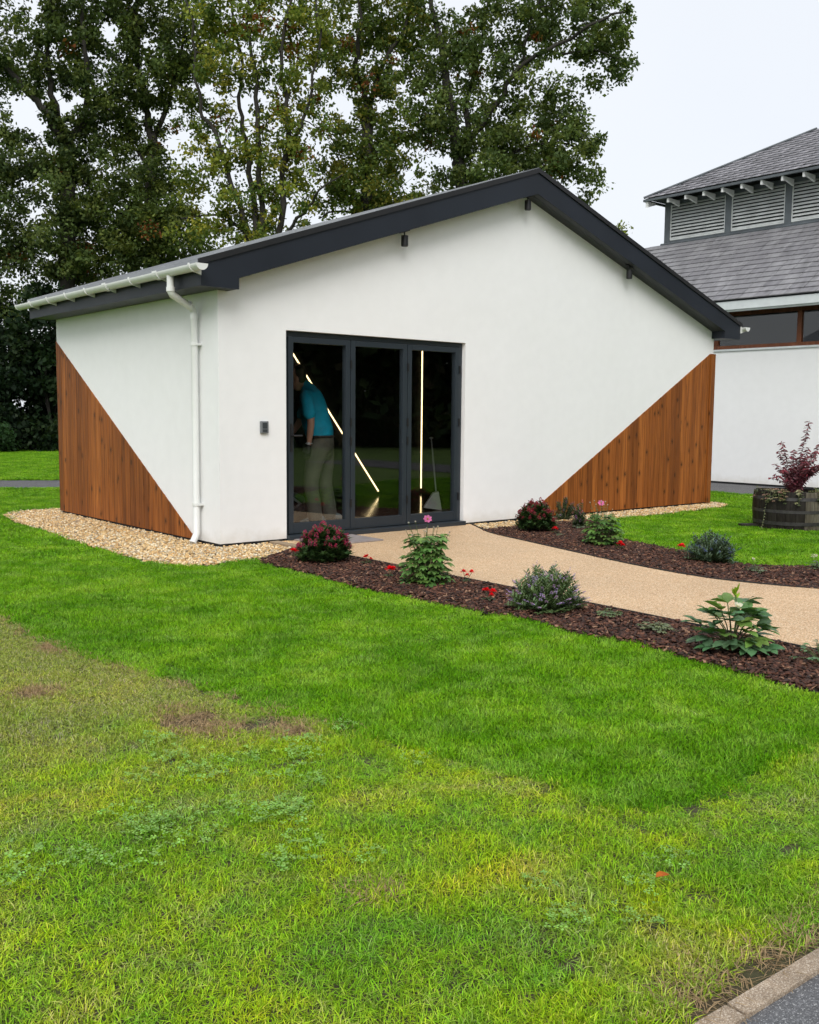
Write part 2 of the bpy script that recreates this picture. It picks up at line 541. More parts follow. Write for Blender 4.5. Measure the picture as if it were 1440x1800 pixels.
def grass_mat(name, stops, patch, patch_scale, dry=None, worn=None):
    """blade colour by place: noise patches over the lawn, tip and root tone from the blade itself"""
    m, nt, b = nmat(name)
    p = wpos(nt)
    f = noise(nt, p, patch_scale, 4, 0.6, 0.3)
    c = ramp(nt, f, stops)
    f2 = noise(nt, p, 5.5, 3, 0.6)
    c = mixc(nt, ramp(nt, f2, [(0.45, 0.0), (0.72, patch[0])]), c, patch[1])
    if dry:
        f3 = noise(nt, scaled(nt, p, (1, 1, 0.2)), 2.1, 5, 0.7, 0.5)
        c = mixc(nt, ramp(nt, f3, [(0.52, 0.0), (0.70, dry[0])]), c, dry[1])
    if worn:
        # tired, trodden grass along the far part of the old lawn, where the new turf was laid
        sp = nt.nodes.new('ShaderNodeSeparateXYZ'); nt.links.new(p, sp.inputs[0])
        e = math_n(nt, 'ADD', math_n(nt, 'MULTIPLY', math_n(nt, 'ADD', sp.outputs[1], 5.35), 0.75), math_n(nt, 'MULTIPLY', math_n(nt, 'SUBTRACT', noise(nt, p, 2.6, 5, 0.65), 0.5), 2.2))
        c = mixc(nt, ramp(nt, e, [(0.05, 0.0), (0.85, 0.72)]), c, worn)
    a = N(nt, 'ShaderNodeAttribute', attribute_name='col')
    c = mixc(nt, 1.0, c, a.outputs['Color'], 'MULTIPLY')
    nt.links.new(c, b.inputs['Base Color'])
    b.inputs['Roughness'].default_value = 0.55
    b.inputs['Specular IOR Level'].default_value = 0.10
    return m
M['new_turf'] = grass_mat('new_turf', [(0.30, (0.068, 0.21, 0.002)), (0.45, (0.105, 0.275, 0.003)), (0.57, (0.155, 0.345, 0.006)), (0.72, (0.27, 0.45, 0.03))], (0.55, (0.25, 0.42, 0.06)), 1.8)
M['old_grass'] = grass_mat('old_lawn_grass', [(0.30, (0.125, 0.295, 0.012)), (0.43, (0.185, 0.36, 0.010)), (0.54, (0.28, 0.44, 0.010)), (0.62, (0.36, 0.47, 0.014)), (0.70, (0.45, 0.50, 0.018))], (0.6, (0.14, 0.35, 0.030)), 1.7, dry=(0.40, (0.36, 0.32, 0.11)), worn=(0.29, 0.315, 0.065))
M['straw'] = leafmat('straw', 0.3, 0.7, 0.2)

# ================================================================== THE GROUND
def in_poly(pts, poly):
    x, y = pts[:, 0], pts[:, 1]
    r = np.zeros(len(pts), bool)
    n = len(poly)
    for i in range(n):
        x1, y1 = poly[i]; x2, y2 = poly[(i + 1) % n]
        if y1 == y2: continue
        c = ((y1 > y) != (y2 > y)) & (x < (x2 - x1) * (y - y1) / (y2 - y1) + x1)
        r ^= c
    return r

def sheet(name, pts, z, mat, depth=0.0, parent=None):
    mb = MB()
    if depth: mb.prism(pts, 2, z - depth, z)
    else: mb.poly([(p[0], p[1], z) for p in pts])
    o = mb.build(name, mat, parent)
    bm = bmesh.new(); bm.from_mesh(o.data); bmesh.ops.recalc_face_normals(bm, faces=bm.faces)
    if not depth:
        for f in bm.faces:
            if f.normal.z < 0: f.normal_flip()
    bm.to_mesh(o.data); bm.free()
    return o

def smooth_line(pts, n=6):
    """Catmull-Rom through the points"""
    out = []
    P = [pts[0]] + list(pts) + [pts[-1]]
    for i in range(1, len(P) - 2):
        p0, p1, p2, p3 = (np.array(P[i + k], float) for k in (-1, 0, 1, 2))
        for k in range(n):
            t = k / n
            out.append(tuple(0.5 * ((2 * p1) + (-p0 + p2) * t + (2 * p0 - 5 * p1 + 4 * p2 - p3) * t * t + (-p0 + 3 * p1 - 3 * p2 + p3) * t ** 3)))
    out.append(tuple(pts[-1]))
    return out

W, L = 8.146, 4.107
DX0, DX1, DZ = 0.751, 3.177, 2.10

g = sheet('ground', [(-900, -900), (900, -900), (900, 900), (-900, 900)], -0.030, M['ground'])
tag(g, 'grass covered ground reaching out to the trees', 'ground', kind='structure')

SOD = [(-2.66, -0.6), (-2.62, -1.86), (-2.69, -2.81), (-2.61, -3.37), (-2.5, -3.89), (-2.41, -4.49), (-2.33, -4.89), (-2.28, -5.16), (-2.2, -5.5), (-2.15, -5.72), (-2.06, -6.05), (-2.03, -6.34), (-1.96, -6.46), (-1.71, -6.49), (-1.34, -6.47), (-0.94, -6.46), (-0.22, -6.46)]
BED_LOW = smooth_line([(0.02, -0.84), (-0.17, -1.04), (-0.19, -1.6), (-0.25, -2.31), (-0.25, -2.93), (-0.2, -3.54), (-0.16, -3.84), (-0.10, -4.15), (-0.17, -4.5), (-0.14, -4.75), (-0.09, -4.95), (-0.13, -5.15), (-0.19, -5.4), (-0.18, -5.62), (-0.22, -5.86), (-0.22, -6.08), (-0.2, -7.0)], 4)
PATH_LOW = [(0.62, -0.30), (0.61, -1.2), (0.6, -2.2), (0.6, -3.2), (0.58, -4.2), (0.56, -5.0), (0.53, -5.7), (0.55, -7.0)]
PATH_UP = smooth_line([(3.29, -0.004), (3.12, -0.3), (2.86, -0.78), (2.66, -1.5), (2.42, -2.42), (2.24, -3.18), (2.17, -3.71), (2.19, -4.11), (2.42, -4.74), (3.0, -5.5), (3.9, -6.2), (5.0, -6.7)], 5)
BEDR_UP = smooth_line([(3.06, -0.5), (3.5, -0.47), (4.3, -0.44), (4.75, -0.5), (4.85, -0.75), (4.45, -1.15), (3.75, -1.75), (3.57, -2.05), (3.49, -2.4), (3.36, -2.82), (3.1, -3.5), (3.12, -3.8), (3.45, -4.16), (4.2, -4.75), (5.2, -5.4)], 4)
GRAV_L = smooth_line([(0.2, -0.80), (-0.28, -0.84), (-0.64, -0.89), (-0.83, -0.75), (-0.95, -0.33), (-0.93, 0.31), (-0.91, 1.31), (-0.82, 2.6), (-0.78, 3.62), (-0.62, 4.35), (-0.2, 4.62)], 4)
GRAV_L_POLY = GRAV_L + [(2.0, 4.62), (2.0, 4.0), (0.05, 4.0), (0.05, 0.05), (0.8, 0.05), (0.8, -0.45), (0.45, -0.55)]
GRAV_R_POLY = [(3.2, 0.05), (3.2, -0.18), (3.06, -0.55), (3.5, -0.50), (4.3, -0.50), (5.28, -0.56), (6.32, -0.52), (7.32, -0.46), (7.9, -0.42), (8.32, -0.22), (8.5, 0.3), (8.5, 4.5), (8.1, 4.5), (8.1, 0.05)]
KY = lambda x: -7.185 - 0.04 * (x + 2.6)
NEW_POLY = SOD + [p for p in BED_LOW[::-1] if p[1] > -6.46] + GRAV_L + [(6, 4.62), (6.5, 6.2), (4.0, 6.6), (1.53, 8.17), (0.7, 8.72), (-3.2, 11.3), (-3.4, 4)]
OLD_POLY = [(-5.9, -0.2)] + SOD[::-1][::-1][0:0] + SOD + [(0.0, -6.46), (0.0, KY(0.0)), (-6.2, KY(-6.2))]
RIGHT_POLY = [p for p in BEDR_UP if p[0] < 5.21][12:] + [(7.5, -6.5), (10.2, -6.5), (10.3, 0.4), (10.34, 6.0), (8.55, 6.0), (8.5, 0.3), (8.32, -0.24), (7.9, -0.45), (7.32, -0.48), (6.32, -0.54), (5.28, -0.58), (4.8, -0.55)]

s = sheet('lawn_soil', OLD_POLY, -0.012, M['lawn_soil']); tag(s, 'worn soil showing through the old lawn', 'soil', kind='structure')

path = sheet('path', [(0.62, -0.02)] + PATH_LOW + PATH_UP[::-1], 0.012, M['resin'], 0.06)
tag(path, 'tan resin bound gravel path curving up to the door', 'path', kind='structure')
def edging(line, off):
    mb = MB()
    rows = []
    for i, p in enumerate(line):
        a = np.array(line[max(i - 1, 0)]); b = np.array(line[min(i + 1, len(line) - 1)])
        t = (b - a) / np.linalg.norm(b - a); nrm = np.array([-t[1], t[0]]) * off
        q = np.array(p)
        rows.append([(q[0], q[1], -0.05), (q[0], q[1], 0.022), (q[0] + nrm[0], q[1] + nrm[1], 0.022), (q[0] + nrm[0], q[1] + nrm[1], -0.05)])
    mb.grid(rows)
    return mb.build('path_edging', M['edging'], path)
edging([(x - .001, y) for x, y in PATH_LOW[0:]], -0.012)
edging([(x + .001, y) for x, y in PATH_UP], 0.012)

bed1 = [(0.605, -0.55), (0.4, -0.58)] + BED_LOW + [(p[0] - 0.014, p[1]) for p in PATH_LOW[::-1]]
bed2 = [p for p in BEDR_UP] + [(5.3, -5.6), (4.95, -6.66)] + [(p[0] + .014, p[1]) for p in PATH_UP[::-1] if p[1] < -0.2]
for nm, pl, lb in (('flower_bed', bed1, 'bark mulched soil bed on the near side of the path'), ('flower_bed', bed2, 'bark mulched soil bed on the far side of the path')):
    o = sheet(nm, pl, -0.003, M['soil']); tag(o, lb, 'flower bed', kind='structure')
o = sheet('gravel_bed', GRAV_L_POLY, -0.008, M['soil']); tag(o, 'gravel bed along the left wall', 'gravel bed', kind='structure')
o = sheet('gravel_bed', GRAV_R_POLY, -0.008, M['soil']); tag(o, 'gravel bed along the right part of the front wall', 'gravel bed', kind='structure')

# tarmac footpath under the camera with concrete edging stones
o = sheet('footpath', [(-12, KY(-12) - .05), (6, KY(6) - .05), (6, -12), (-12, -12)], -0.016, M['asphalt'])
tag(o, 'grey asphalt footpath at the bottom right corner', 'footpath', kind='structure')
kerb = empty('kerb', (-2.6, KY(-2.6), 0)); tag(kerb, 'line of worn tan concrete edging stones beside the asphalt footpath', 'kerb', kind='structure')
kx = -2.735 - 0.914 * 4
while kx < 2.5:
    mb = MB(); mb.box(0.003, 0.911, -0.052, 0, -0.12, 0.0)
    e = mb.build('edging_stone', M['kerb'], kerb, bevel=0.003)
    e.location = (kx + 2.6, KY(kx) - KY(-2.6), random.uniform(-.006, -.002)); e.rotation_euler = (0, 0, -0.04)
    kx += 0.914

# drive behind on the right and footpath behind on the left
o = sheet('drive', [(10.36, -14), (12.62, -14), (12.62, 30), (9.6, 30), (10.36, 7.2)], -0.020, M['drive']); tag(o, 'dark asphalt drive in front of the long white building', 'drive', kind='structure')
fp = smooth_line([(-14, 18.4), (-3.2, 11.35), (0.7, 8.76), (1.53, 8.21), (4.0, 6.7), (6.8, 6.3), (10.5, 6.6)], 5)
fq = smooth_line([(-13.0, 20.0), (-2.0, 13.0), (1.32, 10.73), (2.26, 10.14), (4.6, 8.7), (7.0, 8.2), (10.4, 8.4)], 5)
o = sheet('far_footpath', fp + fq[::-1], -0.016, M['drive']); tag(o, 'grey footpath crossing the lawn behind the building', 'footpath', kind='structure')

# ---------------------------------------------------------------- scattered stuff
def rot_mats(n, tilt=math.pi, flat=False):
    a = RNG.uniform(0, 2 * math.pi, n); b = RNG.uniform(-tilt, tilt, n); c = RNG.uniform(-tilt, tilt, n)
    ca, sa, cb, sb, cc, s_ = np.cos(a), np.sin(a), np.cos(b), np.sin(b), np.cos(c), np.sin(c)
    Rz = np.zeros((n, 3, 3)); Rz[:, 0, 0] = ca; Rz[:, 0, 1] = -sa; Rz[:, 1, 0] = sa; Rz[:, 1, 1] = ca; Rz[:, 2, 2] = 1
    Rx = np.zeros((n, 3, 3)); Rx[:, 0, 0] = 1; Rx[:, 1, 1] = cb; Rx[:, 1, 2] = -sb; Rx[:, 2, 1] = sb; Rx[:, 2, 2] = cb
    Ry = np.zeros((n, 3, 3)); Ry[:, 1, 1] = 1; Ry[:, 0, 0] = cc; Ry[:, 0, 2] = s_; Ry[:, 2, 0] = -s_; Ry[:, 2, 2] = cc
    return Rz @ Rx @ Ry

def stamp(bv, bf, pos, rot, scl, col):
    """copies of the base shape at pos (n,3) -> V, F, face colours"""
    n = len(pos)
    V = np.einsum('nij,nkj->nki', rot, bv[None] * scl[:, None, :]) + pos[:, None, :]
    F = bf[None] + (np.arange(n) * len(bv))[:, None, None]
    return V.reshape(-1, 3), F.reshape(-1, bf.shape[1]), np.repeat(col, len(bf), axis=0)

def sample_poly(poly, dens):
    a = np.array(poly); lo, hi = a.min(0), a.max(0)
    n = int(np.prod(hi - lo) * dens)
    p = RNG.uniform(lo, hi, (n, 2))
    return p[in_poly(p, poly)]

ph = (1 + 5 ** .5) / 2
ICO = np.array([(-1, ph, 0), (1, ph, 0), (-1, -ph, 0), (1, -ph, 0), (0, -1, ph), (0, 1, ph), (0, -1, -ph), (0, 1, -ph), (ph, 0, -1), (ph, 0, 1), (-ph, 0, -1), (-ph, 0, 1)], float) / math.hypot(1, ph)
ICOF = np.array([(0, 11, 5), (0, 5, 1), (0, 1, 7), (0, 7, 10), (0, 10, 11), (1, 5, 9), (5, 11, 4), (11, 10, 2), (10, 7, 6), (7, 1, 8), (3, 9, 4), (3, 4, 2), (3, 2, 6), (3, 6, 8), (3, 8, 9), (4, 9, 5), (2, 4, 11), (6, 2, 10), (8, 6, 7), (9, 8, 1)])

def pebbles(name, poly, dens, label):
    p = sample_poly(poly, dens)
    p = p[~((p[:, 0] > 0.0) & (p[:, 0] < W) & (p[:, 1] > 0.0) & (p[:, 1] < L))]
    n = len(p)
    # no stones at the very edge stay perfectly in line
    p += RNG.normal(0, 0.018, p.shape)
    p = p[~((p[:, 0] > 0.0) & (p[:, 0] < W) & (p[:, 1] > 0.0) & (p[:, 1] < L))]
    n = len(p)
    s = RNG.uniform(0.008, 0.015, n)
    scl = np.stack([s * RNG.uniform(.8, 1.5, n), s * RNG.uniform(.8, 1.2, n), s * RNG.uniform(.55, .9, n)], 1)
    pos = np.stack([p[:, 0], p[:, 1], RNG.uniform(-0.012, 0.010, n)], 1)
    pal = np.array([(0.68, 0.46, 0.20), (0.80, 0.62, 0.36), (0.60, 0.35, 0.13), (0.82, 0.72, 0.52), (0.50, 0.32, 0.14), (0.74, 0.52, 0.26), (0.42, 0.33, 0.22)])
    col = pal[RNG.integers(0, len(pal), n)] * RNG.uniform(.75, 1.15, (n, 1))
    V, F, c = stamp(ICO, ICOF, pos, rot_mats(n, .6), scl, col)
    o = link(name, np_mesh(name, V, F, M['pebble'], c, smooth=True))
    tag(o, label, 'gravel', kind='stuff')
pebbles('gravel', GRAV_L_POLY, 3300, 'golden gravel spread along the left wall and round the corner')
pebbles('gravel', GRAV_R_POLY, 3000, 'golden gravel strip under the right timber cladding')

BOXV = np.array([(-1, -1, -1), (1, -1, -1), (1, 1, -1), (-1, 1, -1), (-.8, -.8, 1), (.9, -.6, 1), (.7, .9, 1), (-.9, .7, 1)], float)
BOXF = np.array([(0, 3, 2, 1), (4, 5, 6, 7), (0, 1, 5, 4), (1, 2, 6, 5), (2, 3, 7, 6), (3, 0, 4, 7)])
def chips(name, poly, dens, label):
    p = sample_poly(poly, dens)
    p += RNG.normal(0, 0.012, p.shape)
    n = len(p)
    lng = RNG.uniform(.009, .025, n)
    scl = np.stack([lng, RNG.uniform(.004, .011, n), RNG.uniform(.0015, .004, n)], 1)
    pos = np.stack([p[:, 0], p[:, 1], RNG.uniform(0.0, 0.022, n)], 1)
    pal = np.array([(0.060, 0.024, 0.014), (0.095, 0.036, 0.020), (0.035, 0.016, 0.010), (0.15, 0.062, 0.034), (0.05, 0.024, 0.016), (0.075, 0.028, 0.017), (0.03, 0.014, 0.010), (0.27, 0.15, 0.09)])
    col = pal[RNG.choice(len(pal), n, p=[.18, .2, .15, .13, .10, .1, .07, .07])] * RNG.uniform(.8, 1.2, (n, 1))
    V, F, c = stamp(BOXV, BOXF, pos, rot_mats(n, .55), scl, col)
    o = link(name, np_mesh(name, V, F, M['bark'], c))
    tag(o, label, 'bark mulch', kind='stuff')
chips('bark_mulch', [p for p in bed1], 3000, 'dark brown bark chips in the bed between lawn and path')
chips('bark_mulch', [p for p in bed2 if p[0] < 4.9 or p[1] > -4], 3000, 'dark brown bark chips in the bed on the far side of the path')

# ---------------------------------------------------------------- lawns: blades in small tufts, instanced
def blade_tile(name, n, size, h, hw, lean, mat, straw=0.0, tone=0.12):
    b = RNG.uniform(-size / 2, size / 2, (n, 2))
    hh = h * RNG.uniform(0.55, 1.25, n)
    az = RNG.uniform(0, 2 * math.pi, n)
    ln = np.abs(RNG.normal(0, lean, n)) + 0.15
    wd = hw * RNG.uniform(.6, 1.2, n)
    d = np.stack([np.cos(az), np.sin(az)], 1); sd = np.stack([-d[:, 1], d[:, 0]], 1)
    tw = RNG.uniform(-1, 1, n); sd = sd * np.cos(tw)[:, None] + d * np.sin(tw)[:, None]
    rows = []
    for t, w in ((0, .8), (.5, 1.0), (.82, .7), (1.0, .08)):
        c = np.concatenate([b + d * (hh * ln * t ** 1.7)[:, None], (hh * (t - .28 * ln * t * t))[:, None] - .004], 1)
        o = np.concatenate([sd * (wd * w / 2)[:, None], np.zeros((n, 1))], 1)
        rows += [c - o, c + o]
    V = np.stack(rows, 1)
    f = np.array([(0, 1, 3, 2), (2, 3, 5, 4), (4, 5, 7, 6)])
    F = f[None] + (np.arange(n) * 8)[:, None, None]
    col = RNG.uniform(1 - tone * 2, 1 + tone * 2, (n, 1)) * np.ones((1, 3))
    col[:, 0] *= RNG.uniform(.85, 1.2, n)
    st = RNG.random(n) < straw
    col[st] = np.array([1.55, 1.12, 4.0]) * RNG.uniform(.75, 1.3, (st.sum(), 1))
    return np_mesh(name, V.reshape(-1, 3), F.reshape(-1, 4), mat, np.repeat(col, 3, axis=0), smooth=True)

def scatter(name, pts, rot, scl, idx, meshes, label, cat):
    """one object; geometry nodes put the small meshes at its points"""
    coll = bpy.data.collections.new(name + '_tufts')
    for i, me in enumerate(meshes):
        coll.objects.link(bpy.data.objects.new('%s_tuft_%02d' % (name, i), me))
    me = bpy.data.meshes.new(name)
    n = len(pts)
    me.vertices.add(n); me.vertices.foreach_set('co', np.asarray(pts, np.float32).ravel())
    a = me.attributes.new('rot', 'FLOAT_VECTOR', 'POINT'); a.data.foreach_set('vector', np.asarray(rot, np.float32).ravel())
    a = me.attributes.new('scl', 'FLOAT_VECTOR', 'POINT'); a.data.foreach_set('vector', np.asarray(scl, np.float32).ravel())
    a = me.attributes.new('idx', 'INT', 'POINT'); a.data.foreach_set('value', np.asarray(idx, np.int32))
    o = link(name, me)
    ng = bpy.data.node_groups.new(name + '_nodes', 'GeometryNodeTree')
    ng.interface.new_socket('Geometry', in_out='INPUT', socket_type='NodeSocketGeometry')
    ng.interface.new_socket('Geometry', in_out='OUTPUT', socket_type='NodeSocketGeometry')
    gi = ng.nodes.new('NodeGroupInput'); go = ng.nodes.new('NodeGroupOutput')
    ip = ng.nodes.new('GeometryNodeInstanceOnPoints'); ci = ng.nodes.new('GeometryNodeCollectionInfo')
    ci.inputs['Collection'].default_value = coll
    ci.inputs['Separate Children'].default_value = True
    ci.inputs['Reset Children'].default_value = True
    ip.inputs['Pick Instance'].default_value = True
    def at(nm, ty):
        x = ng.nodes.new('GeometryNodeInputNamedAttribute'); x.data_type = ty; x.inputs['Name'].default_value = nm
        return next(q for q in x.outputs if q.enabled and q.name == 'Attribute')
    ng.links.new(gi.outputs[0], ip.inputs['Points'])
    ng.links.new(ci.outputs[0], ip.inputs['Instance'])
    ng.links.new(at('idx', 'INT'), ip.inputs['Instance Index'])
    ng.links.new(at('rot', 'FLOAT_VECTOR'), ip.inputs['Rotation'])
    ng.links.new(at('scl', 'FLOAT_VECTOR'), ip.inputs['Scale'])
    ng.links.new(ip.outputs[0], go.inputs[0])
    md = o.modifiers.new('tufts', 'NODES'); md.node_group = ng
    tag(o, label, cat, kind='stuff')
    return o

def vnoise(p, scale, seed):
    """cheap smooth value noise on the plane, 0..1"""
    q = p * scale + seed * 17.3
    i = np.floor(q).astype(int); f = q - i; f = f * f * (3 - 2 * f)
    def hsh(a, b):
        v = np.sin(a * 127.1 + b * 311.7 + seed * 74.7) * 43758.5453
        return v - np.floor(v)
    a, b = i[:, 0], i[:, 1]
    return (hsh(a, b) * (1 - f[:, 0]) + hsh(a + 1, b) * f[:, 0]) * (1 - f[:, 1]) + (hsh(a, b + 1) * (1 - f[:, 0]) + hsh(a + 1, b + 1) * f[:, 0]) * f[:, 1]

BIG = .30
def lawn(name, poly, sp, meshes, big, label, holes=(), thin=None, zs=(.75, 1.25)):
    """wide tufts on a grid inside the lawn, small jittered tufts along its edges and worn places; coarser with distance"""
    cam2 = np.array([CAM.x, CAM.y]); P_, S_, I_, R_ = [], [], [], []
    a = np.array(poly); lo, hi = a.min(0), a.max(0)
    nb, ns = len(big), len(meshes)
    gx, gy = np.meshgrid(np.arange(lo[0], hi[0] + BIG, BIG), np.arange(lo[1], hi[1] + BIG, BIG))
    c = np.stack([gx.ravel(), gy.ravel()], 1)
    ok = np.ones(len(c), bool)
    for ox in (-.55, 0, .55):
        for oy in (-.55, 0, .55):
            q = c + np.array([ox, oy]) * BIG
            ok &= in_poly(q, poly)
            for hx, hy, hr in holes: ok &= np.hypot(q[:, 0] - hx, q[:, 1] - hy) > hr
            if thin is not None: ok &= thin(q) > .85
    cells = set(map(tuple, np.round((c[ok] - lo) / BIG).astype(int)))
    d = np.linalg.norm(c - cam2, axis=1)
    for d0, d1, k in ((0, 9, 1), (9, 16, 2), (16, 60, 3)):
        # far cells use every tuft stretched over the same cell: fewer blades come from the coarser set
        m = ok & (d >= d0) & (d < d1)
        q = c[m]
        P_.append(q); S_.append(np.ones(len(q))); I_.append(RNG.integers(0, nb // 3, len(q)) + (k - 1) * (nb // 3)); R_.append(RNG.integers(0, 4, len(q)) * (math.pi / 2))
    for d0, d1, sc_ in ((0, 6, 1.0), (6, 9, 1.2), (9, 13, 1.6), (13, 20, 2.3), (20, 30, 3.2), (30, 50, 4.5)):
        h = sp * sc_
        gx, gy = np.meshgrid(np.arange(lo[0], hi[0], h), np.arange(lo[1], hi[1], h))
        p = np.stack([gx.ravel(), gy.ravel()], 1) + RNG.uniform(-.32, .32, (gx.size, 2)) * h
        dd = np.linalg.norm(p - cam2, axis=1)
        p = p[(dd >= d0) & (dd < d1)]
        p = p[in_poly(p, poly)]
        ci = np.round((p - lo) / BIG).astype(int)
        p = p[np.array([tuple(x) not in cells for x in ci], bool)] if len(p) else p
        for hx, hy, hr in holes: p = p[np.hypot(p[:, 0] - hx, p[:, 1] - hy) > hr]
        if thin is not None and len(p): p = p[RNG.random(len(p)) < thin(p)]
        P_.append(p); S_.append(np.full(len(p), sc_)); I_.append(RNG.integers(0, ns, len(p)) + nb); R_.append(RNG.uniform(0, 6.283, len(p)))
    p = np.concatenate(P_); s = np.concatenate(S_); idx = np.concatenate(I_); rz = np.concatenate(R_)
    n = len(p)
    hv = (zs[0] + (zs[1] - zs[0]) * vnoise(p, 1.7, 3)) * RNG.uniform(.9, 1.1, n)
    rot = np.zeros((n, 3)); rot[:, 2] = rz
    scl = np.stack([s, s, hv * s ** .25], 1)
    pts = np.concatenate([p, np.full((n, 1), -0.012)], 1)
    return scatter(name, pts, rot, scl, idx, big + meshes, label, 'grass')

def tile_set(nm, mat, dens, h, hw, lean, straw, tone, ns=6):
    small = [blade_tile(nm, int(dens * .0085), .11, h, hw, lean, mat, straw, tone) for i in range(ns)]
    big = []
    for k, (f, wf) in enumerate(((1, 1), (.5, 1.5), (.22, 2.4))):
        big += [blade_tile(nm, int(dens * f * BIG * BIG), BIG * 1.02, h, hw * wf, lean, mat, straw, tone) for i in range(4)]
    return small, big
turf_s, turf_b = tile_set('turf_tuft', M['new_turf'], 33000, .032, .0028, .75, 0.04, .26)
old_s, old_b = tile_set('lawn_tuft', M['old_grass'], 33000, .025, .0026, 1.35, 0.14, .30)
lawn('new_turf_grass', NEW_POLY, .082, turf_s, turf_b, 'dense bright green newly laid turf sweeping up to gravel and bed')
lawn('right_lawn_grass', RIGHT_POLY, .082, turf_s, turf_b, 'dense green lawn round the barrel planter', holes=((6.28, -2.35, .47),))
FAR_POLY = [(-13, 20.1), (-2.0, 13.1), (1.32, 10.8), (2.26, 10.2), (4.6, 8.8), (7.0, 8.3), (9.0, 8.5), (13, 19), (6, 25.5), (-3, 29)]
lawn('far_lawn_grass', FAR_POLY, .082, turf_s, turf_b, 'far green lawn strip in front of the dark shrubs')
BARE = [(-2.70, -4.68, .12, .25), (-2.47, -4.95, .10, .13), (-2.69, -2.95, .06, .14), (-3.08, -3.80, .13, .07), (-3.02, -6.30, .035, .03)]
def old_thin(p):
    t = 0.95 + 0.2 * vnoise(p, 2.6, 5)
    for bx, by, rx, ry in BARE:
        q = ((p[:, 0] - bx) / rx) ** 2 + ((p[:, 1] - by) / ry) ** 2 + (vnoise(p, 14, 2) - .5) * .9
        t = np.where(q < 1, .10, np.where(q < 1.6, .45, t))
    # trampled margin along the new turf and along the kerb
    kd = p[:, 1] - (-7.185 - .04 * (p[:, 0] + 2.6))
    t = np.where(kd < .10, t * .9 * np.clip((kd - .035) / .05, 0, 1), t)
    sd = np.min(np.stack([np.hypot(p[:, 0] - a, p[:, 1] - b) for a, b in smooth_line(SOD, 6)], 0), 0)
    return np.where((sd < .06) & (p[:, 1] > -5.2), t * .8, t)
lawn('old_lawn_grass', OLD_POLY, .075, old_s, old_b, 'patchy yellowish old lawn in the foreground', thin=old_thin, zs=(.6, 1.35))

# clover in the old lawn
def clover_tile(n, size):
    mb = MB()
    for i in range(n):
        x, y = random.uniform(-size, size), random.uniform(-size, size)
        z = random.uniform(.022, .040); a0 = random.uniform(0, 6.28); r = random.uniform(.007, .011)
        c = jit((0.25, 0.46, 0.085), .3)
        tx, ty = random.uniform(-.3, .3), random.uniform(-.3, .3)
        for k in range(3):
            a = a0 + k * 2.094
            P_ = []
            for rr, da in ((.1, 0), (.8, -.55), (1.05, -.2), (1.05, .2), (.8, .55)):
                px, py = r * rr * math.cos(a + da), r * rr * math.sin(a + da)
                P_.append((x + px, y + py, z + px * tx + py * ty))
            mb.poly(P_, c)
    return mb.mesh('clover_tuft', M['leaf'])
cl = [clover_tile(26, .06) for i in range(4)]
cp = sample_poly(OLD_POLY, 90)
cn = np.zeros(len(cp))
for bx, by, r in ((-2.75, -5.35, .30), (-3.2, -5.55, .22), (-2.35, -6.72, .16), (-2.62, -6.62, .18), (-3.45, -5.6, .25), (-3.1, -6.0, .15), (-2.2, -6.55, .08)):
    cn = np.maximum(cn, np.exp(-((cp[:, 0] - bx) ** 2 + (cp[:, 1] - by) ** 2) / (r * r)))
cp = cp[RNG.random(len(cp)) < cn * .75]
n = len(cp)
rt = np.zeros((n, 3)); rt[:, 2] = RNG.uniform(0, 6.28, n)
scatter('clover', np.concatenate([cp, np.full((n, 1), -.008)], 1), rt, np.ones((n, 3)) * RNG.uniform(.8, 1.2, (n, 1)), RNG.integers(0, 4, n), cl, 'patches of pale green clover in the old lawn', 'clover')

# dry grass lying on the worn patches
dry_t = [blade_tile('dry_tuft', 60, .12, .030, .0026, 2.4, M['straw'], 0, .25) for i in range(3)]
for me in dry_t:
    c = np.ones((len(me.polygons), 4), np.float32); k = RNG.uniform(.6, 1.3, (len(me.polygons) // 3, 1)).repeat(3, 0)
    c[:, :3] = np.array([(0.42, 0.30, 0.17)]) * k
    me.attributes['col'].data.foreach_set('color', c.ravel())
dp = []
for bx, by, rx, ry in BARE:
    m_ = int(380 * rx * ry * math.pi) + 4
    a = RNG.uniform(0, 6.28, m_); r = np.sqrt(RNG.random(m_)) * 1.2
    dp.append(np.stack([bx + rx * r * np.cos(a), by + ry * r * np.sin(a)], 1))
sl = np.array(smooth_line(SOD[1:-1], 8)); sl = sl[(sl[:, 1] > -5.2) & (RNG.random(len(sl)) < .6)]; dp.append(sl + RNG.normal(0, .03, (len(sl), 2)))
kxs = RNG.uniform(-5.5, 0, 90); dp.append(np.stack([kxs, -7.185 - .04 * (kxs + 2.6) + RNG.uniform(.045, .12, 90)], 1))
dp = np.concatenate(dp); n = len(dp)
rt = np.zeros((n, 3)); rt[:, 2] = RNG.uniform(0, 6.28, n)
scatter('dry_grass', np.concatenate([dp, np.full((n, 1), -.010)], 1), rt, np.ones((n, 3)), RNG.integers(0, 3, n), dry_t, 'brown dead grass on the worn patches of the old lawn', 'dry grass')

# ================================================================== THE SMALL WHITE BUILDING
OE, OG, ZF, ZT, ZE, XS, ZS, ZB = 0.29, 0.221, 2.417, 4.112, 2.617, 0.102, 2.517, 3.86
YB = 4.20
HX = W / 2 + 0.02
bld = empty('garden_building', (W / 2, 0, 0))
bld.location = (0, 0, 0)
tag(bld, 'small white rendered building with dark gabled roof and timber clad corners', 'building')
slope = (ZB - ZS) / (HX - XS)
ztop = lambda x: ZS + slope * ((x if x < HX else 2 * HX - x) - XS) + 0.012

